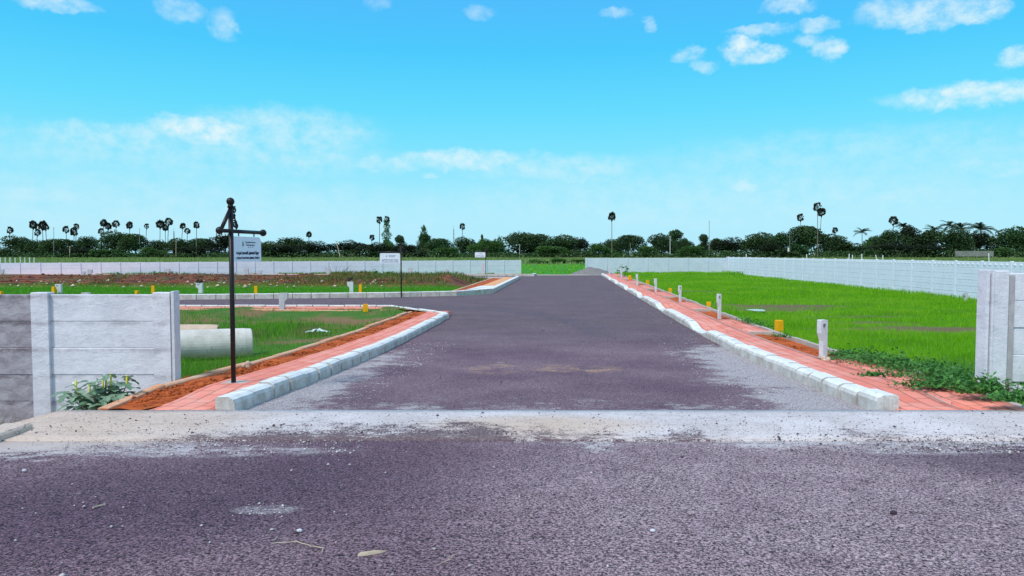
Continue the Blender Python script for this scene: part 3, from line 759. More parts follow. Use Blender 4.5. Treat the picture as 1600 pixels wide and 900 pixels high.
wf = wall('precast_wall', -75.0, WL_Y(-75), -.30, 0.95, 83.0, .03, 40, 1.50, 5, A_WALLFAR, pw=.14)
tag(wf, 'long low white wall across the far left, behind the grassy island plot', 'wall', 'precast boundary walls')
wg = wall('precast_wall', 8.45, 84, 0, 25.0, 85.6, 0, 7, 1.76, 6, A_WALLFAR, pw=.16)
tag(wg, 'short white wall facing the road end, running from gravel heap to corner', 'wall', 'precast boundary walls')
wh = wall('precast_wall', 25.1, 85.4, 0, 21.62, 15, 0, 31, 1.86, 6, A_WALLR, pw=.12, fancy=True, pt=.11)
tag(wh, 'long bright white wall along the right field with diamonds in its top course', 'wall', 'precast boundary walls')
mb = MB(); mb.box(-.16, .16, -.16, .16, -.2, 1.9, .02)
tag(mb.build('corner_post', A_POSTGAP, loc=(25.12, 85.75, 0)), 'dark grey corner post where the two right-hand white walls meet', 'post')

# ------------------------------------------------------------------ street signs
def text_mesh(name, body, size, m, parent, loc, rot, width=None, bold=0.0):
    cu = bpy.data.curves.new(name, 'FONT'); cu.body = body; cu.size = size; cu.align_x = 'CENTER'; cu.align_y = 'CENTER'; cu.extrude = .0015; cu.offset = bold
    t = bpy.data.objects.new(name, cu); COL.objects.link(t)
    dg = bpy.context.evaluated_depsgraph_get()
    me = bpy.data.meshes.new_from_object(t.evaluated_get(dg))
    bpy.data.objects.remove(t)
    if width and len(me.vertices):
        xs_ = [v.co.x for v in me.vertices]; w = max(xs_) - min(xs_)
        if w > 0:
            for v in me.vertices: v.co.x *= width / w
    me.materials.clear(); me.materials.append(m)
    o = bpy.data.objects.new(name, me); COL.objects.link(o); o.parent = parent; o.location = loc; o.rotation_euler = rot
    return o

def sign(loc, H, yaw, side, pw, ph, tamil, eng, label, top_gap=.10, brace=True):
    """side +1: plate hangs to local +x of the post"""
    root = empty('street_sign', loc, (0, 0, yaw))
    tag(root, label, 'street sign', 'black street name signs')
    mb = MB(); r = .033 if H > 2.5 else .03
    mb.tube([(0, 0, -.3), (0, 0, H - .12)], r, 10); mb.build('pole', A_METAL, root, smooth=True)
    mb = MB(); mb.ball((0, 0, H - .055), .055, 14, 10); mb.tube([(0, 0, H - .14), (0, 0, H - .09)], [.045, .03], 10); mb.build('finial', A_METAL, root, smooth=True)
    zb = H - .465
    la, lb = -side * .30, side * (pw + .14)
    mb = MB(); yb = -.0
    mb.tube([(la, 0, zb), (lb, 0, zb)], .028, 10); mb.build('cross_arm', A_METAL, root, smooth=True)
    for e in (la, lb):
        mb = MB(); mb.ball((e - .02 * (1 if e < 0 else -1) * -1, 0, zb), .052, 12, 8); mb.build('arm_ball', A_METAL, root, smooth=True)
    mb = MB(); mb.tube([(la * .80, 0, zb + .02), (side * -.015, 0, H - .17)], .026, 8); mb.build('brace', A_METAL, root, smooth=True)
    # scroll ironwork
    mb = MB()
    def scroll(cx, cz, r0, turns, sgn, ph0):
        P = []
        for k in range(int(18 * turns)):
            t = k / (18 * turns); a = ph0 + sgn * t * turns * 2 * math.pi; rr = r0 * (1 - .75 * t)
            P.append((cx + rr * math.cos(a), 0, cz + rr * math.sin(a)))
        mb.tube(P, .012, 6)
    sx = side * .045
    scroll(sx + side * .055, zb + .30, .045, 1.4, side, 1.2); scroll(sx + side * .06, zb + .10, .055, 1.5, -side, 2.0)
    scroll(sx + side * .10, zb + .08, .035, 1.3, side, 4.0); scroll(sx + side * .04, zb + .20, .035, 1.2, side, 0.5)
    mb.tube([(side * .035, 0, zb + .42), (sx + side * .02, 0, zb + .32), (sx + side * .06, 0, zb + .2), (sx + side * .10, 0, zb + .03)], .010, 5)
    mb.build('scrollwork', A_METAL, root)
    # plate
    zt = zb - .07; x0, x1 = (side * .045, side * (.045 + pw)) if side > 0 else (side * (.045 + pw), side * .045)
    c = .05; pl = [(x0, zt), (x1 - c, zt), (x1, zt - c), (x1, zt - ph), (x0, zt - ph)] if side > 0 else [(x0 + c, zt), (x1 - c, zt), (x1, zt - c), (x1, zt - ph + c * .5), (x1 - c * .5, zt - ph), (x0 + c * .5, zt - ph), (x0, zt - ph + c * .5), (x0, zt - c)]
    mb = MB(); mb.prism(pl, 1, -.006, .006); plate = mb.build('plate', A_PLATE, root)
    rot = (math.pi / 2, 0, 0); cx = (x0 + x1) / 2; yf = -.009
    text_mesh('lettering', tamil, ph * .15, A_INK, plate, (cx, yf, zt - ph * .66), rot, pw * .82, .001)
    text_mesh('lettering', eng, ph * .12, A_INK, plate, (cx, yf, zt - ph * .86), rot, pw * .86, .0006)
    text_mesh('lettering', 'Panchatcharam', ph * .10, A_INKG, plate, (cx + pw * .1, yf, zt - ph * .22), rot, pw * .36)
    text_mesh('lettering', 'Enterprises', ph * .10, A_INKG, plate, (cx + pw * .1, yf, zt - ph * .33), rot, pw * .30)
    text_mesh('lettering', '*  *  *', ph * .07, A_INKG, plate, (cx + pw * .1, yf, zt - ph * .44), rot, pw * .18)
    mb = MB(); lx = cx - pw * .17
    mb.prism([(lx - .016, zt - ph * .38), (lx, zt - ph * .40), (lx + .014, zt - ph * .36), (lx + .012, zt - ph * .24), (lx, zt - ph * .16), (lx - .014, zt - ph * .24)], 1, -.010, -.0065); mb.build('emblem', A_LOGOG, plate)
    mb = MB(); mb.prism([(lx + .018, zt - ph * .36), (lx + .028, zt - ph * .36), (lx + .028, zt - ph * .28), (lx + .018, zt - ph * .30)], 1, -.010, -.0065); mb.build('emblem_stripe', A_LOGOR, plate)
    for hx in (x0 + pw * .2, x1 - pw * .25):
        mb = MB(); mb.tube([(hx, 0, zb - .02), (hx, 0, zt + .005)], .010, 6); mb.build('hanger', A_METAL, root)
    return root
p = G(365, 599, .14)
s1 = sign(p, (599 - 309) * p.y / F * 1.004, R(80), 1, .76, 40 * p.y / F, '1-ம் தாட்சாயணி அம்மாள் ெதரு', '1, DHATCHAYANI AMMAL STREET', 'tall black sign post rising from the planting strip beside the near left pavement')
mb = MB(); mb.box(-.2, .2, -.16, .16, -.03, .012, .01); mb.build('footing', A_EDGEG, s1)
p = G(627, 457, .25); 
s2 = sign(p, (457 - 379) * p.y / F, R(3), -1, 1.02, .52, 'அண்ணாமைல ெதரு', 'ANNAMALAI NAGAR STREET', 'black sign post in the far lawn of the island plot, plate hanging leftwards')
p = G(759, 428.5, .15)
s3 = sign(p, (428.5 - 386) * p.y / F, R(0), -1, 1.05, .52, 'முதல் ெதரு', 'FIRST STREET', 'small distant black sign post standing against the far left wall')

# ------------------------------------------------------------------ marker stones and yellow pegs
def marker(px, pyb, pyt, wpx, dz, label, m=A_STONE, flip=1, yaw=0.0, num=None, small=False, grp='concrete plot marker stones'):
    p = G(px, pyb, dz); h = (pyb - pyt) * p.y / F; w = wpx * p.y / F
    root = empty('plot_marker', p, (0, 0, yaw)); tag(root, label, 'marker stone', grp)
    d = min(w * .9, .16); s_ = w * .60
    # shaft flush on one side, head stepping out on the other
    pr = [(w / 2 - s_, -.2), (w / 2, -.2), (w / 2, h - .015), (w / 2 - .015, h), (-w / 2 + .015, h), (-w / 2, h - .015), (-w / 2, h * .66), (w / 2 - s_ - .005, h * .46)]
    pr = [(x * flip, z) for x, z in pr]
    mb = MB(); mb.prism(pr, 1, -d / 2, d / 2); mb.build('stone', m, root)
    if num:
        mb = MB(); mb.box(-w * .36 * 1, w * .16, -d / 2 - .006, -d / 2 - .002, h * .78, h * .93)
        mb.build('number_plate', A_STONEW, root)
        text_mesh('number', num, h * .12, A_INK, root, (-w * .1, -d / 2 - .008, h * .855), (math.pi / 2, 0, 0), w * .34, .002)
    return root
ORD = ['nearest', 'second', 'third', 'fourth', 'fifth', 'sixth', 'farthest']
RM = [(1284, 561, 499, 15, '107'), (1123, 496, 459, 8, '108'), (1062, 471.5, 446, 6, '109'), (1024, 456.5, 435, 5, None), (995, 446, 428, 4, None), (970.5, 435, 421, 4, None), (952, 428.5, 417, 3.5, None)]
for k, (px, yb, yt, w, num) in enumerate(RM):
    marker(px, yb, yt, w * (.70 if k else .78), .15, '%s marker stone from the camera in the row along the right pavement' % ORD[k] if k else 'nearest and largest marker stone on the right pavement, dark number on its head', A_STONEW, 1, R(14), num)
marker(443.5, 482.5, 457.5, 13, .12, 'wide-headed grey marker stone on the near edge of the side street', A_STONE, -1)
marker(135, 482.5, 457, 12, .12, 'marker stone just peeping over the near left wall', A_STONE, 1)
for px, yb, yt, w, lab, num in [(92, 459, 444, 9, 'pale marker stone next to a yellow peg, leftmost on the island lawn', '21'), (312, 458.6, 442, 10, 'pale marker stone on the island lawn left of the tall black sign', '22'), (547.5, 457.3, 440, 9, 'pale marker stone on the island lawn with a dark clod perched on top', None)]:
    mk = marker(px, yb, yt, w, .14, lab, A_STONEW, 1, 0, num)
    if px > 500 or px == 312:
        mb = MB()
        for q in range(7): mb.ball((random.uniform(-.12, .12), random.uniform(-.05, .05), random.uniform(0, .22 if px > 500 else .08)), random.uniform(.05, .09), 7, 5, (1, .8, 1.2))
        hh = (yb - yt) * mk.location.y / F
        tag(mb.build('soil_clod', A_CROW, loc=mk.location + Vector((0, 0, hh + .03))), 'dark lump resting on the marker stone ' + ('right of the near kerb bend' if px > 500 else 'beside the black sign pole'), 'clod')
BACK = [(3, 434, 421, 7, 'at the left picture edge'), (141, 434.5, 421, 7, 'the left one of a tall and short pair'), (262, 434.5, 420, 8, 'beside a small bush by the wall'), (385, 434.5, 419.5, 7, 'right behind the tall sign plate'),
        (512, 434.5, 418.5, 8, 'among bare twigs'), (641, 433.8, 418.5, 7, 'just right of the second sign post')]
for px, yb, yt, w, t in BACK: marker(px, yb, yt, w, .19, 'tall marker stone at island back kerb, ' + t, A_STONE, -1 if px < 300 else 1)
BACK2 = [(131, 431, 424, 'left of a taller one'), (266.5, 431, 423, 'half hidden behind a taller one'), (407, 431, 422.5, 'under the sign plate'), (553, 431, 422, 'left of the second sign plate'), (699, 429.5, 420, 'between the two distant signs'), (755, 428.5, 411.5, 'touching the farthest sign post')]
for px, yb, yt, t in BACK2: marker(px, yb, yt, 5, .15, 'small grey marker stone at the far left wall foot, ' + t, A_STONE, -1)
p = G(1508, 470, 0)
marker(1508, 470, 457, 5, 0, 'lone grey stake in tall grass against the right field wall', A_STONE, 1)

def peg(px, pyb, pyt, wpx, dz, label):
    p = G(px, pyb, dz); h = (pyb - pyt) * p.y / F; w = wpx * p.y / F; d = min(w, .18)
    mb = MB(); V = []
    for z, s_ in ((-.15, 1.06), (h - .012, .86), (h, .78)):
        V += [(-w / 2 * s_, -d / 2 * s_, z), (w / 2 * s_, -d / 2 * s_, z), (w / 2 * s_, d / 2 * s_, z), (-w / 2 * s_, d / 2 * s_, z)]
    Fc = [(3, 2, 1, 0), (8, 9, 10, 11)]
    for k in (0, 4): Fc += [(k + i, k + (i + 1) % 4, k + 4 + (i + 1) % 4, k + 4 + i) for i in range(4)]
    mb.add(V, Fc); o = mb.build('yellow_peg', A_YEL, loc=p); o.rotation_euler = (0, 0, random.uniform(-.35, .35))
    tag(o, label, 'boundary peg', 'yellow painted boundary pegs')
for a in [(1217, 519.5, 500, 11, .02, 'large yellow peg at field edge, left of the nearest marker stone'), (1107, 481, 471.5, 7, .02, 'yellow peg at field edge left of the second marker stone'), (1047, 459, 450, 5, .02, 'yellow peg between the third and fourth marker stones'),
          (1012, 446, 438, 4.5, .05, 'yellow peg between the fourth and fifth marker stones'), (984, 437, 430, 4.5, .1, 'tiny yellow peg among weeds at far end of right pavement'), (1522.5, 606, 592, 7, .12, 'yellow peg tucked against the near right wall end'),
          (571, 486.5, 475, 8, .10, 'thick yellow peg at plot corner beside the side street paving'), (2, 460, 455, 5, .14, 'short yellow peg on the lawn at the left picture edge'), (84.5, 459.5, 448, 5, .14, 'tall yellow peg leaning on the leftmost lawn marker stone'),
          (214.5, 459, 454, 5.5, .14, 'short yellow peg peeping over the near left wall'), (239.5, 458.6, 446.5, 5, .14, 'tall yellow peg on lawn above the near wall end post'), (400, 458.6, 447, 5, .14, 'yellow peg on the lawn right of the tall sign pole'), (563.5, 457.5, 444.5, 4.5, .14, 'slim yellow peg right of the clod-topped marker stone')]:
    peg(*a)

# ------------------------------------------------------------------ pipes
def pipe(a, b, r, m, label):
    a, b = Vector(a), Vector(b); d = (b - a); Ln = d.length
    root = empty('concrete_pipe', a); root.rotation_euler = d.to_track_quat('X', 'Z').to_euler()
    tag(root, label, 'pipe', 'concrete pipes lying in the plot')
    V = []; Fc = []; n = 36; prof = [(0, r * .8), (0, r * .99), (.02, r), (Ln - .02, r), (Ln, r * .97), (Ln, r * .8), (Ln - .01, r * .8)]
    prof = [(0, r * .8), (0, r * .98), (.02, r), (Ln * .5, r), (Ln - .16, r), (Ln - .13, r * .985), (Ln - .02, r * .965), (Ln, r * .92), (Ln, r * .8), (0, r * .8)]
    for x_, rr in prof:
        for k in range(n): V.append((x_, rr * math.cos(2 * math.pi * k / n), rr * math.sin(2 * math.pi * k / n)))
    for j in range(len(prof) - 1):
        for k in range(n): Fc.append((j * n + k, j * n + (k + 1) % n, (j + 1) * n + (k + 1) % n, (j + 1) * n + k))
    mesh_obj('barrel', V, Fc, m, root, smooth=False)
    return root
pipe((-8.9, 15.6, .18), (-6.05, 17.0, .14), .35, A_PIPE, 'large pale grey concrete pipe lying in grass behind the near left wall')
pipe((-10.2, 17.9, .18), (-7.45, 18.6, .12), .30, A_PIPEB, 'soil-stained beige concrete pipe lying behind the larger grey pipe')

# ------------------------------------------------------------------ heaps, puddle, litter
def heap(name, c, r, h, m, n=26, seed=1, sx=1.0, amp=.12):
    V = []; Fc = []
    for j in range(n):
        for k in range(n):
            x = (j / (n - 1) * 2 - 1); y = (k / (n - 1) * 2 - 1); rr = min(1, math.hypot(x, y))
            z = h * max(0, 1 - rr) ** .85 * (1 + amp * float(vnoise(np.array([x * r]), np.array([y * r]), 3, seed)[0])) - .06 + (.03 if rr < 1 else 0)
            V.append((x * r * sx, y * r, z))
    for j in range(n - 1):
        for k in range(n - 1): Fc.append((j * n + k, (j + 1) * n + k, (j + 1) * n + k + 1, j * n + k + 1))
    return mesh_obj(name, V, Fc, m, None, c)
tag(heap('gravel_heap', (8.7, 79.9, .0), 2.3, .86, A_GRAVEL, 30, 4, 1.1), 'grey gravel heap at the road end in front of the wall opening', 'gravel heap')
p = G(1183, 486, .0)
V = [(p.x + .30 * math.cos(t) * (1 + .25 * math.sin(3 * t)), p.y + .6 * math.sin(t) * (1 + .2 * math.cos(2 * t)), p.z + .035) for t in np.linspace(0, 6.28, 22)[:-1]]
tag(mesh_obj('puddle', V, [tuple(range(21))], A_WATER), **STRUCT)

def rocks(name, P, sizes, m, label=None, cat=None):
    """many small irregular stones in one mesh (uncountable grit, clods)"""
    base = np.array([(1, 0, 0), (-1, 0, 0), (0, 1, 0), (0, -1, 0), (0, 0, 1), (0, 0, -.6)], float)
    tri = np.array([(0, 2, 4), (2, 1, 4), (1, 3, 4), (3, 0, 4), (2, 0, 5), (1, 2, 5), (3, 1, 5), (0, 3, 5)])
    n = len(P); jit = rng.uniform(.6, 1.3, (n, 6, 1)); ang = rng.uniform(0, 6.28, n)
    B = base[None] * jit * np.asarray(sizes).reshape(n, 1, 1); B[:, :, 2] *= .7
    c, s_ = np.cos(ang)[:, None], np.sin(ang)[:, None]
    X = B[:, :, 0] * c - B[:, :, 1] * s_; Y = B[:, :, 0] * s_ + B[:, :, 1] * c
    Vv = np.stack([X, Y, B[:, :, 2]], -1) + np.asarray(P)[:, None, :]
    Fi = (tri[None] + (np.arange(n) * 6)[:, None, None]).reshape(-1)
    o = np_mesh(name, Vv.reshape(-1, 3), Fi, np.full(n * 8, 3), m, np.repeat(rng.random(n), 6))
    return tag(o, label, cat, None, 'stuff')
def scatter(n, x0, x1, y0, y1, zf, u=False):
    X = rng.uniform(x0, x1, n); Y = rng.uniform(y0, y1, n)
    if u: X = X + .073 * Y
    return np.stack([X, Y, zf(X, Y)], 1)
P = scatter(2000, -4.8, 7.5, 7.0, 8.5, lambda X, Y: zr(Y) + .06); w_ = rng.random(len(P)) < np.exp(-(P[:, 1] - 7.0) * 1.3); P = P[w_]
P2 = scatter(700, -3, 3, 8.6, 22, lambda X, Y: zr(Y) + .004, True)
P3 = scatter(900, 2.5, 6.5, 6.4, 7.3, lambda X, Y: zr(Y) + .02)
PP = np.concatenate([P, P2, P3]); rocks('loose_tar_grit', PP, rng.gamma(2, .0022, len(PP)) + .003, A_GRIT, 'dark loose tar grit strewn over the concrete apron', 'grit')
A1 = scatter(5200, -4.6, 6.5, 2.6, 7.0, lambda X, Y: zr(Y) + .004)
rocks('road_aggregate', A1, rng.gamma(2, .0012, len(A1)) + .003, A_GRIT, 'coarse dark aggregate on the foreground road', 'grit')
P = np.concatenate([scatter(900, -4.0, -2.6, 8.7, 18, lambda X, Y: zr(Y) + .004, True), scatter(900, 2.2, 3.6, 8.7, 20, lambda X, Y: zr(Y) + .004, True),
                    scatter(260, -3.5, 5, 2.8, 7, lambda X, Y: zr(Y) + .006), scatter(500, 3.2, 4.6, 6.4, 6.9, lambda X, Y: zr(Y) + .01), scatter(450, -4.2, -1.4, 6.4, 7.0, lambda X, Y: zr(Y) + .01),
                    scatter(240, 2.9, 3.6, 20, 45, lambda X, Y: zr(Y) + .004, True), scatter(40, -1.75, -1.45, 4.6, 4.85, lambda X, Y: zr(Y) + .006)])
rocks('pale_grit', P, rng.gamma(2, .0024, len(P)) + .003, A_GRITW, 'pale cement crumbs along the kerbs and road patches', 'grit')
P = np.concatenate([scatter(1500, -5.42, -4.92, 8.7, 27, lambda X, Y: zr(Y) + .12, True), scatter(600, 4.85, 5.4, 13.9, 19, lambda X, Y: zr(Y) + .07, True), scatter(160, -5.95, -5.6, 11.2, 14.5, lambda X, Y: zr(Y) + .06, True),
                    scatter(260, -6.3, -5.7, 11.3, 13.6, lambda X, Y: zr(Y) - .02, True)])
rocks('soil_clods', P, rng.gamma(2, .008, len(P)) + .008, A_CLOD, 'red clods of dug soil in the planting strips', 'soil')
P = scatter(1700, -38, -9, 46, 54, lambda X, Y: hz(X, Y) + .0); rocks('bank_clods', P, rng.gamma(2, .024, len(P)) + .02, A_CLODB, 'red brown clods over the dug bank on the island', 'soil')
P = scatter(110, -33, -8, 44.9, 48, lambda X, Y: hz(X, Y) + .03); rocks('rubble', P, rng.gamma(2, .026, len(P)) + .03, A_RUBBLE, 'pale broken rubble along the foot of the red bank', 'rubble')

# twigs, stones and litter on the foreground road
def twig(px0, py0, px1, py1, r, label, wig=.02, m=A_TWIG):
    a = G(px0, py0, .008); b = G(px1, py1, .008); P = []
    for k in range(7):
        t = k / 6; q = a.lerp(b, t); q.x += random.uniform(-wig, wig); q.y += random.uniform(-wig, wig); q.z = float(zr(q.y)) + .009; P.append(q)
    mb = MB(); mb.tube([p - a for p in P], r, 5); tag(mb.build('twig', m, loc=a), label, 'twig', 'dry twigs on the foreground road')
twig(462, 846, 510, 860, .003, 'thin pale curved twig lying on the foreground road'); twig(430, 848, 465, 846, .0025, 'faint straight twig left of the curved one on the road')
twig(683, 882, 716, 868, .002, 'fine pale straw near the bottom of the road'); twig(145, 793, 162, 788, .006, 'short yellowish twig on the dark tar at left', .01)
p = G(580, 865, .0); mb = MB(); mb.add([(-.075, -.016, .001), (-.02, -.022, .001), (.05, -.012, .001), (.085, .004, .001), (.02, .012, .001), (-.06, .014, .001), (-.07, -.010, .012), (-.02, -.016, .016), (.05, -.008, .010), (.078, .003, .006), (.02, .008, .014), (-.056, .010, .012)], [(5, 4, 3, 2, 1, 0), (6, 7, 8, 9, 10, 11)] + [(i, (i + 1) % 6, 6 + (i + 1) % 6, 6 + i) for i in range(6)])
o = mb.build('wood_chip', A_TWIG, loc=p); o.rotation_euler = (0, 0, R(18)); tag(o, 'pale flat splinter of wood lying on the foreground road', 'wood chip')
for px, py, r, lab in [(38, 741 - 6, .014, 'small white stone on the tar at far left'), (468, 829, .014, 'white stone on the tar right of the cement patch'), (1020, 829, .013, 'white stone beside pale crumbs in mid road'), (1396, 801, .018, 'dark rounded stone lying on the right foreground tar')]:
    p = G(px, py, .01); mb = MB(); mb.ball((0, 0, 0), r, 8, 6, (1.3, 1, .8)); tag(mb.build('stone', A_GRIT if px > 1300 else A_STONEW, loc=p), lab, 'stone', 'loose stones on the foreground road')
# crumpled plastic in the left plot
p = G(496, 522, -.10); mb = MB()
V = []; Fc = []
for i_ in range(9):
    for j_ in range(6):
        V.append((-.32 + .08 * i_ + random.uniform(-.03, .03), -.15 + .06 * j_ + random.uniform(-.03, .03), .05 + random.uniform(0, .12) * (1 - abs(i_ - 4) / 6)))
for i_ in range(8):
    for j_ in range(5):
        if random.random() < .8 or j_ == 2: Fc.append((i_ * 6 + j_, (i_ + 1) * 6 + j_, (i_ + 1) * 6 + j_ + 1, i_ * 6 + j_ + 1))
mb.add(V, Fc)
tag(mb.build('plastic_scrap', A_BAG, loc=p), 'crumpled pale green plastic scrap in the left plot grass', 'litter')
# pale stones in the planting strip
for px, py, lab in [(386, 571, 'pale lump on the planting strip edging right of the sign pole'), (1353, 561 - 2, 'dry pale clump in the grass right of the nearest marker stone'), (1291, 562, 'small stone at the foot of the nearest marker stone')]:
    p = G(px, py, .2 if px < 500 else .15); mb = MB()
    for q in range(5): mb.ball((random.uniform(-.06, .06), random.uniform(-.06, .06), random.uniform(-.02, .04)), random.uniform(.03, .05), 7, 5)
    tag(mb.build('stone', A_PIPEB, loc=p), lab, 'stone')

# ------------------------------------------------------------------ grass
def blades(name, P, H, W, m, lean=.35, label=None, cat='grass', kind='stuff', rnd=None, parent=None):
    n = len(P); P = np.asarray(P); H = np.broadcast_to(H, n).astype(float); W = np.broadcast_to(W, n).astype(float)
    a = rng.uniform(0, 6.28, n); b = rng.uniform(0, 6.28, n)
    side = np.stack([np.cos(a), np.sin(a) * .5, 0 * a], 1); ld = np.stack([np.cos(b), np.sin(b), 0 * b], 1) * (rng.uniform(.1, 1, n) * lean * H)[:, None]
    up = np.array([0, 0, 1.0])
    w = side * (W / 2)[:, None]
    v0 = P - w; v1 = P + w
    mid = P + up * (H * .55)[:, None] + ld * .35
    v2 = mid + w * .8; v3 = mid - w * .8; v4 = P + up * H[:, None] + ld
    Vv = np.stack([v0, v1, v2, v3, v4], 1).reshape(-1, 3)
    k = (np.arange(n) * 5)[:, None]
    cor = np.concatenate([k + np.array([[0, 1, 2, 3]]), k + np.array([[3, 2, 4]])], 1).ravel()
    sz = np.tile([4, 3], n)
    r = rng.random(n) if rnd is None else rnd
    o = np_mesh(name, Vv, cor, sz, m, np.repeat(r, 5), parent)
    if label: tag(o, label, cat, None, kind)
    return o
# field on the right
def dens_points(n, x0, x1, y0, y1, power=1.5):
    t = rng.random(n); Y = (y0 ** (1 - power) + t * (y1 ** (1 - power) - y0 ** (1 - power))) ** (1 / (1 - power))
    return rng.uniform(x0, x1, n), Y
X, Y = dens_points(330000, 5.6, 25.0, 9.8, 85, 1.7)
u_ = X - .073 * Y
ok = (u_ > 5.55) & (X < 21.0 + .048 * Y - .15) & (X / Y < .76) & ~((Y < 10.4) & (X > 6.0))
X, Y = X[ok], Y[ok]
bare = np.zeros(len(X))
for (cx_, cy_, rx, ry) in BARE: bare = np.maximum(bare, 1 - ((X - cx_) / rx) ** 2 - ((Y - cy_) / ry) ** 2)
nn = vnoise(X, Y, .9, 31); keep = rng.random(len(X)) > np.clip(bare * 2.6, 0, .97)
X, Y, nn = X[keep], Y[keep], nn[keep]
Zg = hz(X, Y); tall = np.where(X > 20.0 + .048 * Y, 1.6, 1.0) * (1 + .9 * smooth01(Y, 60, 84) * (Y > 78))
clump = np.clip(vnoise(X, Y, 3.2, 77), 0, 1)
Hh = (.08 + .07 * rng.random(len(X)) + .04 * nn + .13 * clump * (Y < 45)) * tall
blades('field_grass', np.stack([X, Y, Zg - .01], 1), np.maximum(Hh, .06), np.maximum(.007, Y * .00055), A_GRASS, .4, 'bright green paddy-like grass filling the right plot')
# left plot
X, Y = dens_points(90000, -24, -3.5, 10.9, 28.0, 1.4); u_ = X - .073 * Y
ok = (u_ < -5.66) & (X / Y > -.75); X, Y = X[ok], Y[ok]
nn = vnoise(X, Y, 1.0, 37)
soil = ((X + 5.2) / 1.6) ** 2 + ((Y - 13.2) / .9) ** 2 < 0
lush = np.maximum(smooth01(Y, 17, 14), np.exp(-((X + 7.4) / 1.5) ** 2 - ((Y - 21.5) / 2.5) ** 2) * 1.3)
pipe_m = ((np.abs((X + 7.5) * .53 - (Y - 16.35)) < .38) & (X < -6.0) & (X > -9.2))
keep = (rng.random(len(X)) < np.clip(.32 + .5 * nn + lush, .03, 1)) & ~pipe_m
X, Y, lush = X[keep], Y[keep], lush[keep]
blades('plot_grass', np.stack([X, Y, hz(X, Y) - .01], 1), (.06 + .12 * rng.random(len(X)) + .20 * np.clip(lush, 0, 1) * (.4 + .8 * rng.random(len(X)))), np.maximum(.007, Y * .0006), A_GRASSL, .5, 'rough patchy grass in the left plot around the pipes')
# island lawn
X = rng.uniform(-40, -1, 60000); Y = rng.uniform(35, 46.5, len(X)); u_ = X - .073 * Y
ok = (Y > YN(X) + .75) & (u_ < -6.0); X, Y = X[ok], Y[ok]
blades('lawn', np.stack([X, Y, hz(X, Y) - .01], 1), .05 + .06 * rng.random(len(X)), .03, A_LAWN, .5, 'short green lawn along the far side of the side street')
X = rng.uniform(-46, -2, 22000); Y = rng.uniform(46, 61.5, len(X)); u_ = X - .073 * Y
nn = vnoise(X, Y, .5, 41); ok = (u_ < -6.2) & (nn + smooth01(X, -16, -7) * .8 - .25 * (X < -14) > .35) ; X, Y = X[ok], Y[ok]
blades('bank_weeds', np.stack([X, Y, hz(X, Y) - .02], 1), .12 + .25 * rng.random(len(X)), .05, A_BANKW, .8, 'scrubby weeds growing over the red bank on the island')
# along the foot of the far walls and the field beyond
X = rng.uniform(-60, 1, 9000); Y = WL_Y(X) - rng.uniform(.1, .7, len(X)); nn = vnoise(X, Y, .6, 43); ok = nn > .1; X, Y = X[ok], Y[ok]
blades('wall_foot_grass', np.stack([X, Y, 0 * X + .0], 1), .10 + .35 * rng.random(len(X)) * np.clip(vnoise(X, Y, .3, 44) + .5, .1, 1), .06, A_GRASSL, .6, 'tufts of grass along the foot of the far left wall')
X, Y = dens_points(90000, -330, 330, 79, 415, 1.25); ok = (np.abs(X) / Y < .8) & ~((X > -70) & (X < 1) & (Y < WL_Y(X) + .5)) & ~((X > 8) & (X < 26) & (Y < 86)); X, Y = X[ok], Y[ok]
X = np.where(True, X, X)
ok = ~((Y < 160) & (X > 1) & (X < 9) & (rng.random(len(X)) < .3)); X, Y = X[ok], Y[ok]
nearm = Y < 150
blades('gateway_grass', np.stack([X, Y, 0 * X], 1)[nearm], .22 * (.6 + .8 * rng.random(nearm.sum())), Y[nearm] * .0016, A_GRASS, .5, 'bright green paddy seen through the opening between the far walls')
X, Y = X[~nearm], Y[~nearm]
blades('meadow_grass', np.stack([X, Y, 0 * X], 1), np.where(Y < 150, .25, .55) * (.6 + .8 * rng.random(len(X))), Y * .0016, A_FIELDG, .5, 'open meadow and crops stretching to the tree line')
X = rng.uniform(5.8, 9.5, 5200); Y = rng.uniform(10.3, 13.5, len(X)); ok = (X - .073 * Y > 5.0) & (rng.random(len(X)) < np.clip(1.1 - (Y - 10.3) / 3.2, 0, 1)); X, Y = X[ok], Y[ok]
blades('weedy_grass', np.stack([X, Y, hz(X, Y)], 1), .16 + .20 * rng.random(len(X)), .010, A_WEED, .7, 'taller darker weedy grass behind the creepers at right')
# dry tufts below the left wall and by the right wall foot
X = rng.uniform(-9, -5.4, 900); Y = rng.uniform(8.7, 10.6, len(X))
DRYN = 1
blades('dry_grass', np.stack([X, Y, hz(X, Y)], 1), .10 + .32 * rng.random(len(X)), .010, A_DRY, .8, 'dry straggling grass at the foot of the near left wall')
c = G(1353, 556, .03); X = c.x + rng.normal(0, .09, 160); Y = c.y + rng.normal(0, .09, 160)
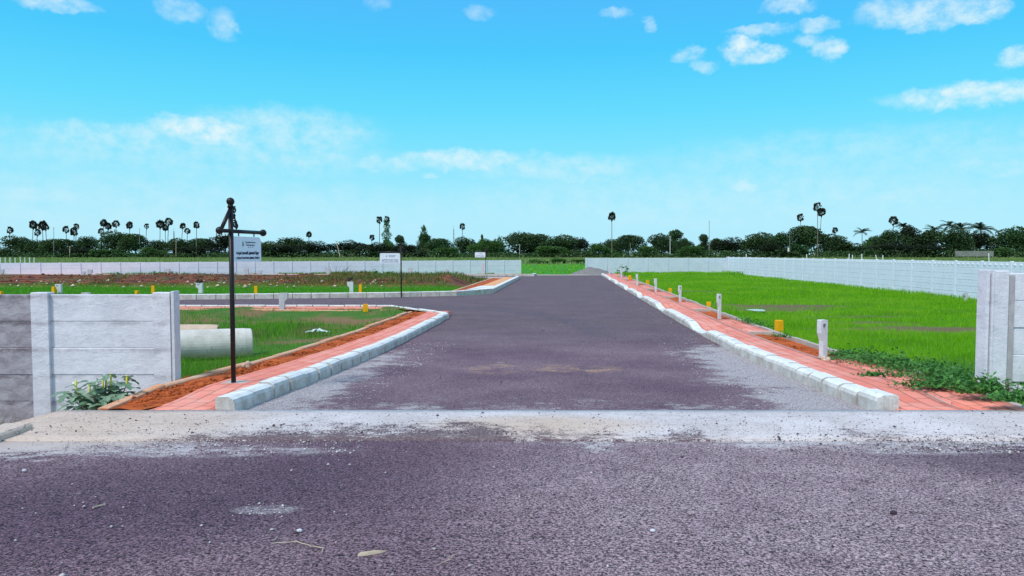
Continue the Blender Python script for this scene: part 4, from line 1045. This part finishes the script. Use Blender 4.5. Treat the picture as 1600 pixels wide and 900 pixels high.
# creepers on the right pavement
def leafcards(name, P, size, m, nrm_up=.6, rnd=None, parent=None, squash=1.0):
    n = len(P); P = np.asarray(P); s_ = np.broadcast_to(size, n).astype(float)
    nv = rng.normal(0, 1, (n, 3)); nv[:, 2] = np.abs(nv[:, 2]) + nrm_up; nv /= np.linalg.norm(nv, axis=1)[:, None]
    t = rng.normal(0, 1, (n, 3)); t -= (t * nv).sum(1)[:, None] * nv; t /= np.linalg.norm(t, axis=1)[:, None]; b = np.cross(nv, t)
    a = s_[:, None]
    Vv = np.stack([P - t * a, P - b * a * .55 * squash + t * a * .1 + nv * a * .12, P + t * a, P + b * a * .55 * squash + t * a * .1 + nv * a * .12], 1).reshape(-1, 3)
    cor = (np.arange(n) * 4)[:, None] + np.array([[0, 1, 2, 3]])
    r = rng.random(n) if rnd is None else rnd
    return np_mesh(name, Vv, cor.ravel(), np.full(n, 4), m, np.repeat(r, 4), parent)
Pl = []
for px, py, rx, ry, n, hh in [(1330, 562, .35, .5, 900, .10), (1390, 572, .6, .7, 2800, .2), (1440, 583, .6, .7, 3200, .26), (1500, 600, .55, .55, 2600, .22), (1375, 596 - 3, .35, .12, 200, .06), (1470, 611, .5, .22, 900, .11), (1540, 622, .35, .2, 900, .2), (1585, 634, .3, .12, 500, .12), (1180, 508, .4, .7, 900, .2), (1220, 530, .2, .3, 120, .1), (1300, 566, .25, .1, 60, .05)]:
    c = G(px, py, .1)
    x = c.x + rng.normal(0, rx * .5, n); y = c.y + rng.normal(0, ry * .5, n)
    z = np.maximum(hz(x, y), zr(y) + np.where(x - .073 * y < 5.45, .15, 0)) + np.abs(rng.normal(0, hh * .45, n)) + .01
    Pl.append(np.stack([x, y, z], 1))
Pl = np.concatenate(Pl); tag(leafcards('creeper', Pl, rng.uniform(.016, .042, len(Pl)), A_WEED), 'dark green creeping weeds spreading over the near right pavement', 'creeper', None, 'stuff')
# broad-leaved plants at the right wall foot
def broad_plant(loc, n, R_, Hs, lm, label, leaf=.09, flowers=False, name='leafy_plant', cat='plant'):
    root = empty(name, loc); tag(root, label, cat)
    st = MB(); leaves = MB()
    tips = []
    for k in range(n):
        a = 2 * math.pi * k / n + random.uniform(-.4, .4); rr = R_ * random.uniform(.25, 1) * (1 if k % 2 else -1) ** 0; h = Hs * random.uniform(.55, 1.0)
        p0 = Vector((0.04 * math.cos(a), .04 * math.sin(a), -.05)); p2 = Vector((rr * math.cos(a), rr * math.sin(a) * .6, h)); p1 = p0.lerp(p2, .5) + Vector((0, 0, -h * .08))
        st.tube([p0, p1, p2], [.012, .009, .005], 5); tips.append(p2)
        for q in range(15 if flowers else 6):
            t = random.uniform(.62, 1.08); c = p0.lerp(p2, t) + Vector((random.uniform(-.13, .13), random.uniform(-.10, .10), random.uniform(-.08, .05)))
            L_ = leaf * random.uniform(.6, 1.25); b = random.uniform(0, 6.28); d = Vector((math.cos(b), math.sin(b), random.uniform(-.45, .2))).normalized()
            s_ = d.cross(Vector((0, 0, 1))).normalized(); nrm = s_.cross(d)
            pts = [(0, 0), (.18, .30), (.50, .42), (.55, .22), (.80, .26), (1, 0), (.80, -.26), (.55, -.22), (.50, -.42), (.18, -.30)]
            V = [c + d * (L_ * x) + s_ * (L_ * y) + nrm * (L_ * (.22 * abs(y) - .25 * x * x)) for x, y in pts]
            leaves.add([c + d * (L_ * .5) - nrm * L_ * .06] + V, [(0, i + 1, (i + 1) % 10 + 1) for i in range(10)])
    st.build('stems', A_STEM, root)
    lo = leaves.build('leaves', lm, root)
    a = lo.data.attributes.new('rnd', 'FLOAT', 'POINT'); vals = np.repeat(rng.random(len(lo.data.vertices) // 11), 11).astype(np.float32); a.data.foreach_set('value', vals)
    return root, tips
bp, tips = broad_plant(Vector((-5.22, 9.35, .06)), 15, .50, .56, A_SHRUBL, 'leafy green shrub with yellow flower spikes in front of the left wall', .15, True, 'flowering_shrub', 'shrub')
for px, pyt, pyb in [(119, 594, 606), (140, 600, 612), (161, 592, 605), (173.5, 583, 596), (198, 586, 597), (166, 587, 597)]:
    a = at(px, pyb, 9.3) - Vector(bp.location); b = at(px, pyt, 9.3) - Vector(bp.location)
    mb = MB(); mb.tube([a + Vector((0, 0, -.08)), a, b.lerp(a, .15), b], [.004, .011, .012, .006], 7); mb.build('flower_spike', A_YFLOW, bp, smooth=True)
for px, py in [(117, 599), (153, 598), (163, 589), (182, 599)]:
    c = at(px, py, 9.3) - Vector(bp.location); mb = MB()
    for q in range(5):
        t = q * 1.256; mb.add([c, c + Vector((.03 * math.cos(t), .01, .035 * math.sin(t))), c + Vector((.035 * math.cos(t + .8), -.01, .035 * math.sin(t + .8)))], [(0, 1, 2)])
    mb.build('white_blossom', A_WFLOW, bp)
for px, py, n, R_, H_, lab in [(1530, 618, 7, .28, .16, 'broad-leaved weed spreading beside the yellow peg at right wall end'), (1582, 630, 5, .2, .30, 'thin leafy weed climbing at the foot of the near right wall')]:
    broad_plant(G(px, py, .05), n, R_, H_, A_WEED, lab, .11)
p = G(1312, 566, .15); broad_plant(p, 4, .10, .07, A_WEED, 'tiny seedling sprouting beside the nearest marker stone', .05)
# small shrubs on the island and by the road end
for px, py, dz, n, R_, H_, lab, leaf in [(600, 438, .3, 9, .9, .7, 'leafy bush on the bank left of the second sign post', .32), (247, 432, .2, 7, .8, .5, 'small dark bush at the foot of the far left wall', .3), (974, 433, .1, 6, .7, 1.1, 'lanky weed growing by the far right pavement markers', .25), (175, 432, .1, 9, 1.6, .4, 'low spreading bush at the far left wall foot', .3)]:
    broad_plant(G(px, py, dz), n, R_, H_, A_WEED, lab, leaf, name='bush', cat='bush')
p = G(525, 432, .1); mb = MB()
for k in range(9):
    a = random.uniform(-1, 1); mb.tube([(a * .3, 0, 0), (a * 1.0, random.uniform(-.2, .2), .6), (a * 1.4 + random.uniform(-.2, .2), 0, random.uniform(.8, 1.2))], [.02, .014, .008], 4)
tag(mb.build('bare_bush', A_STEM, loc=p), 'bare twiggy bush in front of the far left wall', 'bush')

# ------------------------------------------------------------------ distant trees
TY = 430.0
def crown_pts(lobes, n, seed):
    r = np.random.default_rng(seed); out = []; rn = []
    vol = np.array([l[3] ** 2 for l in lobes]); vol = vol / vol.sum()
    for (cx, cy, cz, R0, sz), f in zip(lobes, vol):
        k = int(n * f); d = r.normal(0, 1, (k, 3)); d /= np.linalg.norm(d, axis=1)[:, None]
        rad = R0 * (r.uniform(.45, 1.0, k) ** .5); rad *= 1 + .22 * vnoise(d[:, 0] * 3 + cx, d[:, 1] * 3 + d[:, 2] * 2.3 + cz, 1.6, seed + 3)
        p = d * rad[:, None]; p[:, 2] *= sz
        out.append(p + np.array([cx, cy, cz])); rn.append(np.clip(r.uniform(0, 1) * .5 + r.random(k) * .5, 0, 1))
    return np.concatenate(out), np.concatenate(rn)
def tree_proto(seed, nlobes, m, shape='round'):
    """unit tree: height 1, crown width about 1"""
    r = random.Random(seed); lobes = []
    for k in range(nlobes):
        a = r.uniform(0, 6.28); q = r.uniform(.05, .36)
        if shape == 'round': z = .62 - q * .5 + r.uniform(-.12, .22)
        elif shape == 'low': z = .45 + r.uniform(-.25, .30) * (1 - q)
        else: z = r.uniform(.25, .86); q *= .55 * (1.2 - z)
        R0 = r.uniform(.15, .25)
        z = min(z, 1 - R0 * .85)
        lobes.append((q * math.cos(a), q * math.sin(a), z, R0, r.uniform(.7, 1)))
    for k in range(4): lobes.append((r.uniform(-.35, .35), r.uniform(-.2, .2), r.uniform(.12, .3), r.uniform(.13, .2), .9))
    for k in range(4): lobes.append((r.uniform(-.42, .42), r.uniform(-.2, .2), r.uniform(.25, .55), r.uniform(.15, .22), .9))
    P, rn = crown_pts(lobes, 6500, seed)
    root = empty('tree_proto')
    cr_ = leafcards('crown', P, rng.uniform(.016, .028, len(P)), m, .3, rn, root, 1.3)
    mb = MB(); mb.tube([(0, 0, -.03), (.01, 0, .25), (-.01, .01, .55)], [.028, .02, .010], 7)
    for k in range(6):
        l = lobes[k % len(lobes)]; mb.tube([(0, 0, .18 + .05 * k), (l[0] * .5, l[1] * .5, (.22 + l[2]) * .5), (l[0], l[1], l[2])], [.014, .010, .004], 5)
    mb.build('trunk', A_BARK, root)
    return root
protos = {'r0': tree_proto(1, 13, A_LEAF), 'r1': tree_proto(2, 11, A_LEAF), 'r2': tree_proto(3, 15, A_LEAF), 'd0': tree_proto(4, 12, A_LEAFD, 'low'), 'd1': tree_proto(5, 12, A_LEAFD), 'b0': tree_proto(6, 11, A_LEAFB),
          'b1': tree_proto(7, 12, A_LEAFB, 'low'), 'c0': tree_proto(8, 12, A_LEAF, 'cone'), 'l0': tree_proto(9, 12, A_LEAF, 'low'), 'g0': tree_proto(10, 12, A_LEAFG, 'low')}
used = set()
def place(key, px, top, wpx, label, Y=None, base=402.6, name='tree', cat='tree', grp='trees of the far tree line'):
    Y = Y or TY + random.uniform(-14, 14)
    x = at(px, 400, Y).x; h = (base - top + 1.5) * Y / F; w = wpx * 1.12 * Y / F
    src = protos[key]
    o = src if key not in used else copy_tree(src)
    used.add(key)
    o.name = name; o.location = (x, Y, EYE - (base - 397) * Y / F); o.scale = (w, w * .7, h); o.rotation_euler = (0, 0, random.uniform(-.6, .6) + (math.pi if random.random() < .5 else 0))
    for k in ('label', 'category', 'group'): o.pop(k, None) if k in o else None
    tag(o, label, cat, grp); return o
TREES = [('l0', 2, 388, 44, 'low bush-like tree at the left picture edge'), ('r0', 24, 367, 62, 'round tree below the leftmost lone palm'), ('r1', 58, 371, 52, 'broad tree below the first cluster of palms'),
 ('r2', 98, 371, 58, 'wide dark tree under the pair of palms near left'), ('r1', 140, 364, 40, 'peaked tree with sky gap on its left'), ('r0', 180, 359, 62, 'tallest left tree below the second palm cluster'), ('r2', 212, 362, 44, 'tree beside thin lone palm on its right'),
 ('b1', 160, 388, 60, 'low bright shrubby tree at the left wood edge'), ('d0', 118, 386, 54, 'low dark tree crouching before the left wood'), ('r1', 250, 371, 46, 'tree below the twin thick palms'), ('r0', 278, 371, 42, 'tree below the small leaning palm pair'), ('b0', 238, 386, 40, 'low green tree in the dip left of the twin palms'),
 ('r2', 318, 370, 46, 'tree just left of the tall black sign pole'), ('d1', 352, 365, 52, 'dark tree directly behind the tall sign pole'), ('d0', 300, 381, 60, 'low dark tree right of the lone straight palm trunk'), ('d1', 392, 372, 50, 'dark tree hidden behind the near sign plate'),
 ('r0', 420, 376, 40, 'dark tree just right of the near sign plate'), ('r1', 460, 366, 58, 'domed tree left of the leaning pole'), ('d0', 500, 375, 62, 'dark hedge-like tree behind the leaning pole, left half'), ('d0', 548, 373, 62, 'dark hedge-like tree right of the leaning pole'), ('d1', 445, 384, 60, 'deep dark low tree under the domed crown'),
 ('d0', 588, 377, 56, 'dark tree at the feet of the twin palms'), ('b0', 604, 376, 34, 'bright bushy tree wrapped at the vine-clad palm foot'), ('c0', 626, 367, 34, 'small pointed tree behind the second sign post'), ('d1', 640, 382, 52, 'low dark tree behind the second sign brace'), ('c0', 662, 364, 38, 'green tree around the vine-clad stump'),
 ('r2', 688, 370, 44, 'round tree right of the vine-clad stump'), ('b1', 700, 384, 50, 'low green tree below the lattice mast'), ('r0', 724, 369, 42, 'tree below the small lone palm by the mast'), ('b0', 752, 372, 40, 'lighter green tree behind the farthest street sign'), ('b1', 775, 371, 44, 'light green tree right of the farthest sign'),
 ('r1', 812, 356, 68, 'big high-crowned tree above the wall opening'), ('r2', 843, 362, 44, 'upright tree joined to right of the biggest crown'), ('b1', 856, 382, 60, 'low pale shrubby tree behind the open gateway'), ('r0', 880, 365, 58, 'wide round tree above the right side of the gateway'), ('d1', 906, 371, 44, 'dark tree above the gravel heap'),
 ('b0', 936, 380, 40, 'low bright tree left of the tall lone palm'), ('r1', 954, 369, 34, 'small tree at the foot of the tall lone palm'), ('r2', 981, 364, 56, 'round tree right of the tall lone palm'), ('b1', 1008, 382, 40, 'low bright tree in the gap right of the lone palm'), ('r0', 1030, 363, 46, 'round tree left of the pale pole'),
 ('c0', 1053, 358, 46, 'tall peaked tree right of the pale pole'), ('r1', 1069, 367, 30, 'tree leaning against the tall peaked one'), ('c0', 1100, 365, 32, 'small tree at the thin tall pole'), ('b1', 1086, 381, 50, 'low green tree below the thin tall pole'), ('r2', 1118, 370, 30, 'small round tree right of the thin tall pole'),
 ('d0', 1150, 368, 68, 'long dark purple-brown tree behind the wall corner'), ('r0', 1190, 361, 56, 'tree rising right of the dark purple one'), ('r1', 1222, 357, 50, 'open-crowned tree with sky holes'), ('r2', 1262, 348, 66, 'tall spreading tree beneath the two highest palms'), ('l0', 1246, 376, 44, 'round bush-like tree left of the tall palm trunk'),
 ('d1', 1206, 379, 40, 'low dark tree below the open crown'), ('r0', 1298, 364, 54, 'rounded tree right of the tall palm trunk'), ('l0', 1330, 372, 66, 'umbrella-shaped low tree with dark hollow'), ('b0', 1366, 368, 44, 'bright tree left of the many-headed palm'), ('r1', 1392, 352, 50, 'tree supporting the many-headed palm'),
 ('d1', 1420, 350, 56, 'tall dark tree right of the many-headed palm'), ('d0', 1400, 376, 64, 'low dark tree below the many-headed palm'), ('r1', 1455, 352, 66, 'tree left of the coconut palms'), ('r0', 1492, 354, 66, 'dark tree among the coconut palms'), ('d1', 1530, 361, 58, 'tree below the large right coconut palm'),
 ('d0', 1460, 378, 56, 'low dark spiky tree before the coconut palms'), ('r0', 1588, 351, 62, 'round-topped tree at the right picture edge'), ('r1', 1612, 356, 50, 'tree half outside the right picture edge'), ('b1', 1565, 384, 40, 'low green tree in the gap at the far right')]
for t in TREES:
    hide = t[0] in ('b1', 'l0') and t[2] > 375
    place(t[0], t[1], t[2], t[3], t[4], Y=(TY - 22 if t[2] > 375 else None))
# undergrowth under the tree line: uncountable mass
Xu = rng.uniform(-340, 340, 26000); Yu = rng.uniform(396, 436, len(Xu)); hh = 2.6 + 2.6 * np.clip(vnoise(Xu, Yu * .3, .07, 51) + .3, 0, 1.2)
Zu = rng.random(len(Xu)) * hh
tag(leafcards('undergrowth', np.stack([Xu, Yu, Zu + .1], 1), .62, A_LEAF, .3), 'continuous dark undergrowth at the foot of the tree line', 'undergrowth', None, 'stuff')

# palmyra palms
def fan_crown(seed, dens=30, R0=1.0):
    r = random.Random(seed); V = []; Fc = []
    for k in range(dens):
        th = math.acos(r.uniform(-.75, 1)); ph = r.uniform(0, 6.28); d = Vector((math.sin(th) * math.cos(ph), math.sin(th) * math.sin(ph), math.cos(th)))
        c = d * R0 * r.uniform(.45, .72); s_ = d.cross(Vector((r.uniform(-1, 1), r.uniform(-1, 1), r.uniform(-1, 1)))).normalized(); n_ = s_.cross(d)
        L_ = R0 * r.uniform(.30, .42); n0 = len(V); V.append(c)
        for q in range(13):
            a = -2.0 + 4.0 * q / 12; rr = L_ * (1 if q % 2 == 0 else .68)
            V.append(c + d * rr * math.cos(a) + s_ * rr * math.sin(a) + n_ * rr * .3 * abs(math.sin(a)))
        Fc += [(n0, n0 + q, n0 + q + 1) for q in range(1, 13)]
        # petiole
        n1_ = len(V); V += [s_ * .015 * R0, -s_ * .015 * R0, c - s_ * .015 * R0, c + s_ * .015 * R0]; Fc.append((n1_, n1_ + 1, n1_ + 2, n1_ + 3))
    # dead skirt
    for k in range(9):
        a = r.uniform(0, 6.28); n0 = len(V); w = .18 * R0
        w = .34 * R0; V += [(0, 0, -1.05 * R0), (w * math.cos(a), w * math.sin(a), -.45 * R0), (w * math.cos(a + .9), w * math.sin(a + .9), -.5 * R0)]; Fc.append((n0, n0 + 1, n0 + 2))
    me = bpy.data.meshes.new('crown'); me.from_pydata([tuple(v) for v in V], [], Fc); me.materials.append(A_PALM)
    at_ = me.attributes.new('rnd', 'FLOAT', 'POINT'); at_.data.foreach_set('value', rng.random(len(V)).astype(np.float32))
    return me
fans = [fan_crown(k, d) for k, d in ((1, 60), (2, 46), (3, 34), (4, 70))]
def palm(px, top, wpx, tilt, label, f=0, base=402, vines=False, sq=1.22, Y=None):
    Y = Y or (TY - 26 if px in (307, 956, 1277.5, 593) else TY + 18 + random.uniform(-6, 6)); Rw = wpx * .49 * Y / F; b = at(px - tilt, base, Y); c = at(px, top, Y); c.z -= Rw * .85 * sq
    root = empty('palm_tree', b); tag(root, label, 'palm', 'palms above the far tree line')
    ct = c - b
    mb = MB(); mb.tube([(0, 0, -.5), (ct.x * .3, 0, ct.z * .4), tuple(ct)], [.26, .19, .16], 8); mb.build('trunk', A_BARK, root)
    o = bpy.data.objects.new('crown', fans[f]); COL.objects.link(o); o.parent = root; o.location = ct; o.scale = (Rw, Rw, Rw * sq); o.rotation_euler = (0, 0, random.uniform(0, 6))
    if vines:
        n = 1500; t = rng.random(n) ** vines[1]; rr = vines[0] * Y / F * (1.15 - .7 * t) * (1 + .4 * vnoise(t * 9, t * 5, 2, 3)); a = rng.uniform(0, 6.28, n); q = rng.random(n) ** .5
        P = np.stack([ct.x * t + rr * q * np.cos(a), rr * q * np.sin(a), ct.z * (t * .98)], 1)
        leafcards('vines', P, .5, A_LEAFB, .2, None, root)
    return root
PALMS = [(15, 353.5, 12, 0, 'leftmost lone palm with a flat split crown', 2), (51.5, 344.5, 14, 1, 'left palm of the first cluster', 0), (66, 345, 15, -2, 'right palm of the first cluster, densest crown', 3), (58, 357, 12, 0, 'short palm in front of the first cluster', 2), (71, 350, 11, -3, 'slanting palm at the right of the first cluster', 1),
 (103, 352.5, 12, -2, 'left palm of the narrow pair', 2), (115.5, 355.5, 13, 0, 'lower palm of the narrow pair', 0), (119, 349, 10, 1, 'ragged tall palm behind the narrow pair', 1), (162, 342.5, 12, 1, 'tallest left palm of the second cluster', 0), (169, 347.5, 12, 1, 'middle palm of the second cluster', 3), (158, 356, 11, 0, 'lowest palm of the second cluster', 2), (181, 344, 12, -1, 'right palm of the second cluster', 1),
 (202.5, 346, 12, 0, 'single palm right of the second cluster', 0), (229, 349, 9, 2, 'small thin palm standing alone above round tree', 1), (250, 343.5, 14, 0, 'left thick-crowned palm of the twins', 3), (258, 350, 11, -1, 'palm squeezed between the thick-crowned twins', 0), (263.5, 340, 13, 2, 'right and taller palm of the thick-crowned twins', 1),
 (285.5, 348, 10, 3, 'leaning palm of the small pair', 3), (292.5, 356, 10, 0, 'lower ring-shaped palm of the small pair', 1), (307, 346, 11, 0, 'straight solitary palm left of the tall sign', 0), (482.5, 361.5, 10, 0, 'squat palm head poking from trees right of near sign plate', 3), (581, 366.5, 10, 0, 'small drooping palm left of the twin tall palms', 1),
 (593, 338, 12, 0, 'slim tall palm beside the vine-clad palm', 1), (722.5, 348.5, 11, 0, 'small lone palm right of the lattice mast', 2), (956, 331.5, 14, 0, 'tall lone palm right of the road end', 3), (1251, 333, 13, 0, 'small ragged palm left of the highest palms', 2), (1277.5, 315.5, 15, 0, 'highest palm of all on a bare trunk', 2), (1284, 324.5, 14, 5, 'palm leaning from beside the highest one', 3),
 (1396, 337.5, 15, 0, 'many-headed palm above the right wood', 1), (1307 - 2, 355, 10, 0, 'tiny palm tuft right of the highest palms', 1)]
for px, top, w, tilt, lab, f in PALMS: palm(px, top, w, tilt, lab, f)
palm(604, 337, 11, 0, 'palm wrapped in green vines to its top', 2, vines=(9, 1.5))
palm(662, 351, 4, 0, 'bare broken stump wrapped in vines, palm-like', 2, vines=(9, 1.9))
palm(753, 366, 4, -2, 'thin leaning vine-wrapped stump behind the farthest sign', 2, vines=(3, 1.2))

# coconut palms
def coconut(px, top, wpx, label, n=18, base=400):
    Y = TY + 16 + random.uniform(-4, 4); Rw = wpx / 2 * Y / F; b = at(px, base + 2, Y); cc = at(px, top + wpx * .32, Y) - b
    root = empty('coconut_palm', b); tag(root, label, 'palm', 'coconut palms at the right of the tree line')
    mb = MB(); mb.tube([(0, 0, -.4), (cc.x * .4, 0, cc.z * .5), tuple(cc)], [.28, .22, .16], 8); mb.build('trunk', A_BARK, root)
    V = []; Fc = []; r = random.Random(int(px))
    for k in range(n):
        a = 6.283 * k / n + r.uniform(-.2, .2); el0 = r.uniform(.3, 1.5); L_ = Rw * r.uniform(1.0, 1.35)
        P = []; p_ = Vector((0, 0, 0)); e = el0
        for q in range(10):
            P.append(p_.copy()); p_ += Vector((math.cos(a) * math.cos(e), math.sin(a) * math.cos(e), math.sin(e))) * L_ / 9; e -= .17
        sd_ = Vector((-math.sin(a), math.cos(a), 0))
        for q in range(1, 9):
            d = (P[q + 1] - P[q - 1]).normalized()
            for s_ in (-1, 1):
                for h_ in (0, .5):
                    c = P[q].lerp(P[q + 1], h_); w = .16 * L_; lf = L_ * .24 * math.sin(math.pi * (q + .5) / 10) ** .6
                    n0 = len(V); V += [c, c + d * w * .35, c + sd_ * s_ * lf + d * w * .9 + Vector((0, 0, -lf * .45))]; Fc.append((n0, n0 + 1, n0 + 2))
        for q in range(9):
            n0 = len(V); V += [P[q] - sd_ * .05, P[q] + sd_ * .05, P[q + 1] + sd_ * .04, P[q + 1] - sd_ * .04]; Fc.append((n0, n0 + 1, n0 + 2, n0 + 3))
    mesh_obj('fronds', [tuple(v) for v in V], Fc, A_COCO, root, tuple(cc), rnd=rng.random(len(V)))
coconut(1347, 357, 24, 'small coconut palm peeking between trees right of the highest palms'); coconut(1484, 345, 30, 'upright coconut palm, left of the three on the right'); coconut(1501, 349, 30, 'middle coconut palm with crossing fronds')
coconut(1532, 348, 38, 'large coconut palm with wide arching fronds at the right'); coconut(1412, 347, 26, 'feathery coconut palm just right of the many-headed palm'); coconut(1458, 353, 26, 'shorter coconut palm half sunk in the right wood')

# poles, mast, far posts
def pole(px, yt, yb, wpx, tilt, label, m=A_POLE, Y=400, name='pole', cat='pole'):
    b = at(px, yb, Y); t = at(px + tilt, yt, Y) - b; r = wpx / 2 * Y / F
    mb = MB(); mb.tube([(0, 0, -.3), (t.x * .5, 0, t.z * .5), tuple(t)], [r, r * .85, r * .7], 8)
    mb.tube([tuple(t * .97 - Vector((r * 3, 0, 0))), tuple(t * .97 + Vector((r * 3, 0, 0)))], r * .4, 4)
    tag(mb.build(name, m, loc=b), label, cat, 'utility poles far off')
pole(84, 355, 402, .9, 0, 'thin bare pole right of the first palm cluster'); pole(108.5, 385, 404, 1.1, .8, 'short pale pole low in the left wood', A_PIPEB); pole(532, 376, 403, 1.4, -7, 'leaning pale pole before the dark hedge-like trees', A_PIPEB)
pole(1108, 345, 398, .9, .2, 'tall thin pole at the dip of the right wood'); pole(1047, 369, 398, 1.3, 0, 'pale concrete pole before the peaked tree', A_STONE); pole(985, 380, 400, .9, 0, 'short grey pole right of the lone palm'); pole(275, 376, 402, .8, 0, 'slender pale pole between left palm groups', A_PIPEB)
pole(218, 357, 380, .8, 0, 'thin pole end showing over the left wood')
pole(1234, 364, 392, .8, 0, 'short grey pole below the open-crowned tree'); pole(812, 382, 402, .9, 0, 'grey pole under the biggest high-crowned tree', A_STONE)
def mast(px, yt, yb, wpx, label, Y=520):
    b = at(px, yb, Y); h = at(px, yt, Y).z - b.z; w = wpx / 2 * Y / F; mb = MB(); n = 8
    for sx, sy in ((-1, -1), (1, -1), (1, 1), (-1, 1)): mb.tube([(sx * w, sy * w, 0), (sx * w * .3, sy * w * .3, h)], .12, 4)
    for k in range(n):
        z0, z1 = h * k / n, h * (k + 1) / n; w0, w1 = w * (1 - .7 * k / n), w * (1 - .7 * (k + 1) / n)
        for s_ in (-1, 1):
            mb.tube([(-w0, s_ * w0, z0), (w1, s_ * w1, z1)], .07, 4); mb.tube([(w0, s_ * w0, z0), (-w1, s_ * w1, z1)], .07, 4); mb.tube([(s_ * w0, -w0, z0), (s_ * w1, w1, z1)], .07, 4)
    mb.tube([(0, 0, h), (0, 0, h * 1.12)], .08, 4)
    tag(mb.build('lattice_mast', A_TOWER, loc=b), label, 'mast', 'steel masts on the horizon')
mast(709, 358, 402, 2.6, 'grey lattice mast left of the small lone palm'); mast(272.5, 361, 402, 2.2, 'faint lattice mast right of the thick-crowned palms'); mast(339, 364, 402, 2.0, 'faint lattice mast just left of the tall sign pole')
for k, px in enumerate([1, 8.5, 16, 24, 32, 39, 46.5, 53.5]):
    b = at(px, 411, 110); t = at(px, 402 + (k % 2) * .4, 110); mb = MB(); mb.box(-.055, .055, -.055, .055, -1.2, t.z - b.z, .01)
    tag(mb.build('fence_post', A_STONEW, loc=b), '%s white fence post from the left, above the far left wall' % ['first', 'second', 'third', 'fourth', 'fifth', 'sixth', 'seventh', 'last and rightmost'][k], 'fence post', 'white fence posts at far left')
for px, yt, til, lab in [(1166, 396.5, 0, 'white post over the wall just right of the corner'), (1260.5, 397, 0, 'white post in front of the round bush-like tree'), (1326.5, 396.5, .5, 'left white post of a close pair over the right wall'), (1332, 398, 0, 'short right post of a close pair over the right wall'), (1346.5, 396.5, 0, 'stout white post under the small coconut palm'),
                         (1371, 398, -3, 'leaning white stake over the right wall'), (1379.5, 398.5, 0, 'tiny white post right of the leaning stake'), (1545.5, 395.5, -.8, 'white post before the old grey wall at right'), (1232, 387, 0, 'distant white post at the meadow edge')]:
    Y = 140 if px != 1232 else 330; b = at(px, 408 if px != 1232 else 392, Y); t = at(px + til, yt, Y) - b; mb = MB(); mb.tube([(0, 0, -.3), tuple(t * .85), tuple(t)], [.11 if Y < 200 else .4, .10 if Y < 200 else .35, .05], 6)
    tag(mb.build('field_post', A_STONEW, loc=b), lab, 'post', 'white posts in the fields behind the right wall')
a = at(1492, 399, 330); b = at(1552, 399, 330); mb = MB(); mb.box(0, b.x - a.x, -.15, .15, -.5, at(1500, 392.5, 330).z - a.z, .03)
for k in range(12): mb.box((b.x - a.x) * k / 12, (b.x - a.x) * k / 12 + .4, -.22, .22, -.5, at(1500, 392, 330).z - a.z, .03)
tag(mb.build('compound_wall', A_OLDW, loc=a), 'old dark grey compound wall below the coconut palms at far right', 'wall')
# bushes in the meadow behind the gateway
for px, top, w, lab in [(836, 404, 26, 'bright green mound of scrub left in the gateway view'), (872, 401.5, 34, 'pale green bushy mound in the middle of the gateway view'), (905, 405, 30, 'dark green scrub behind the gravel heap'), (850, 408, 40, 'lowest dark scrub line in the gateway view')]:
    place('g0' if 'dark' not in lab else 'b1', px, top, w, lab, Y=170, base=413, name='bush', cat='bush', grp='scrub behind the gateway')
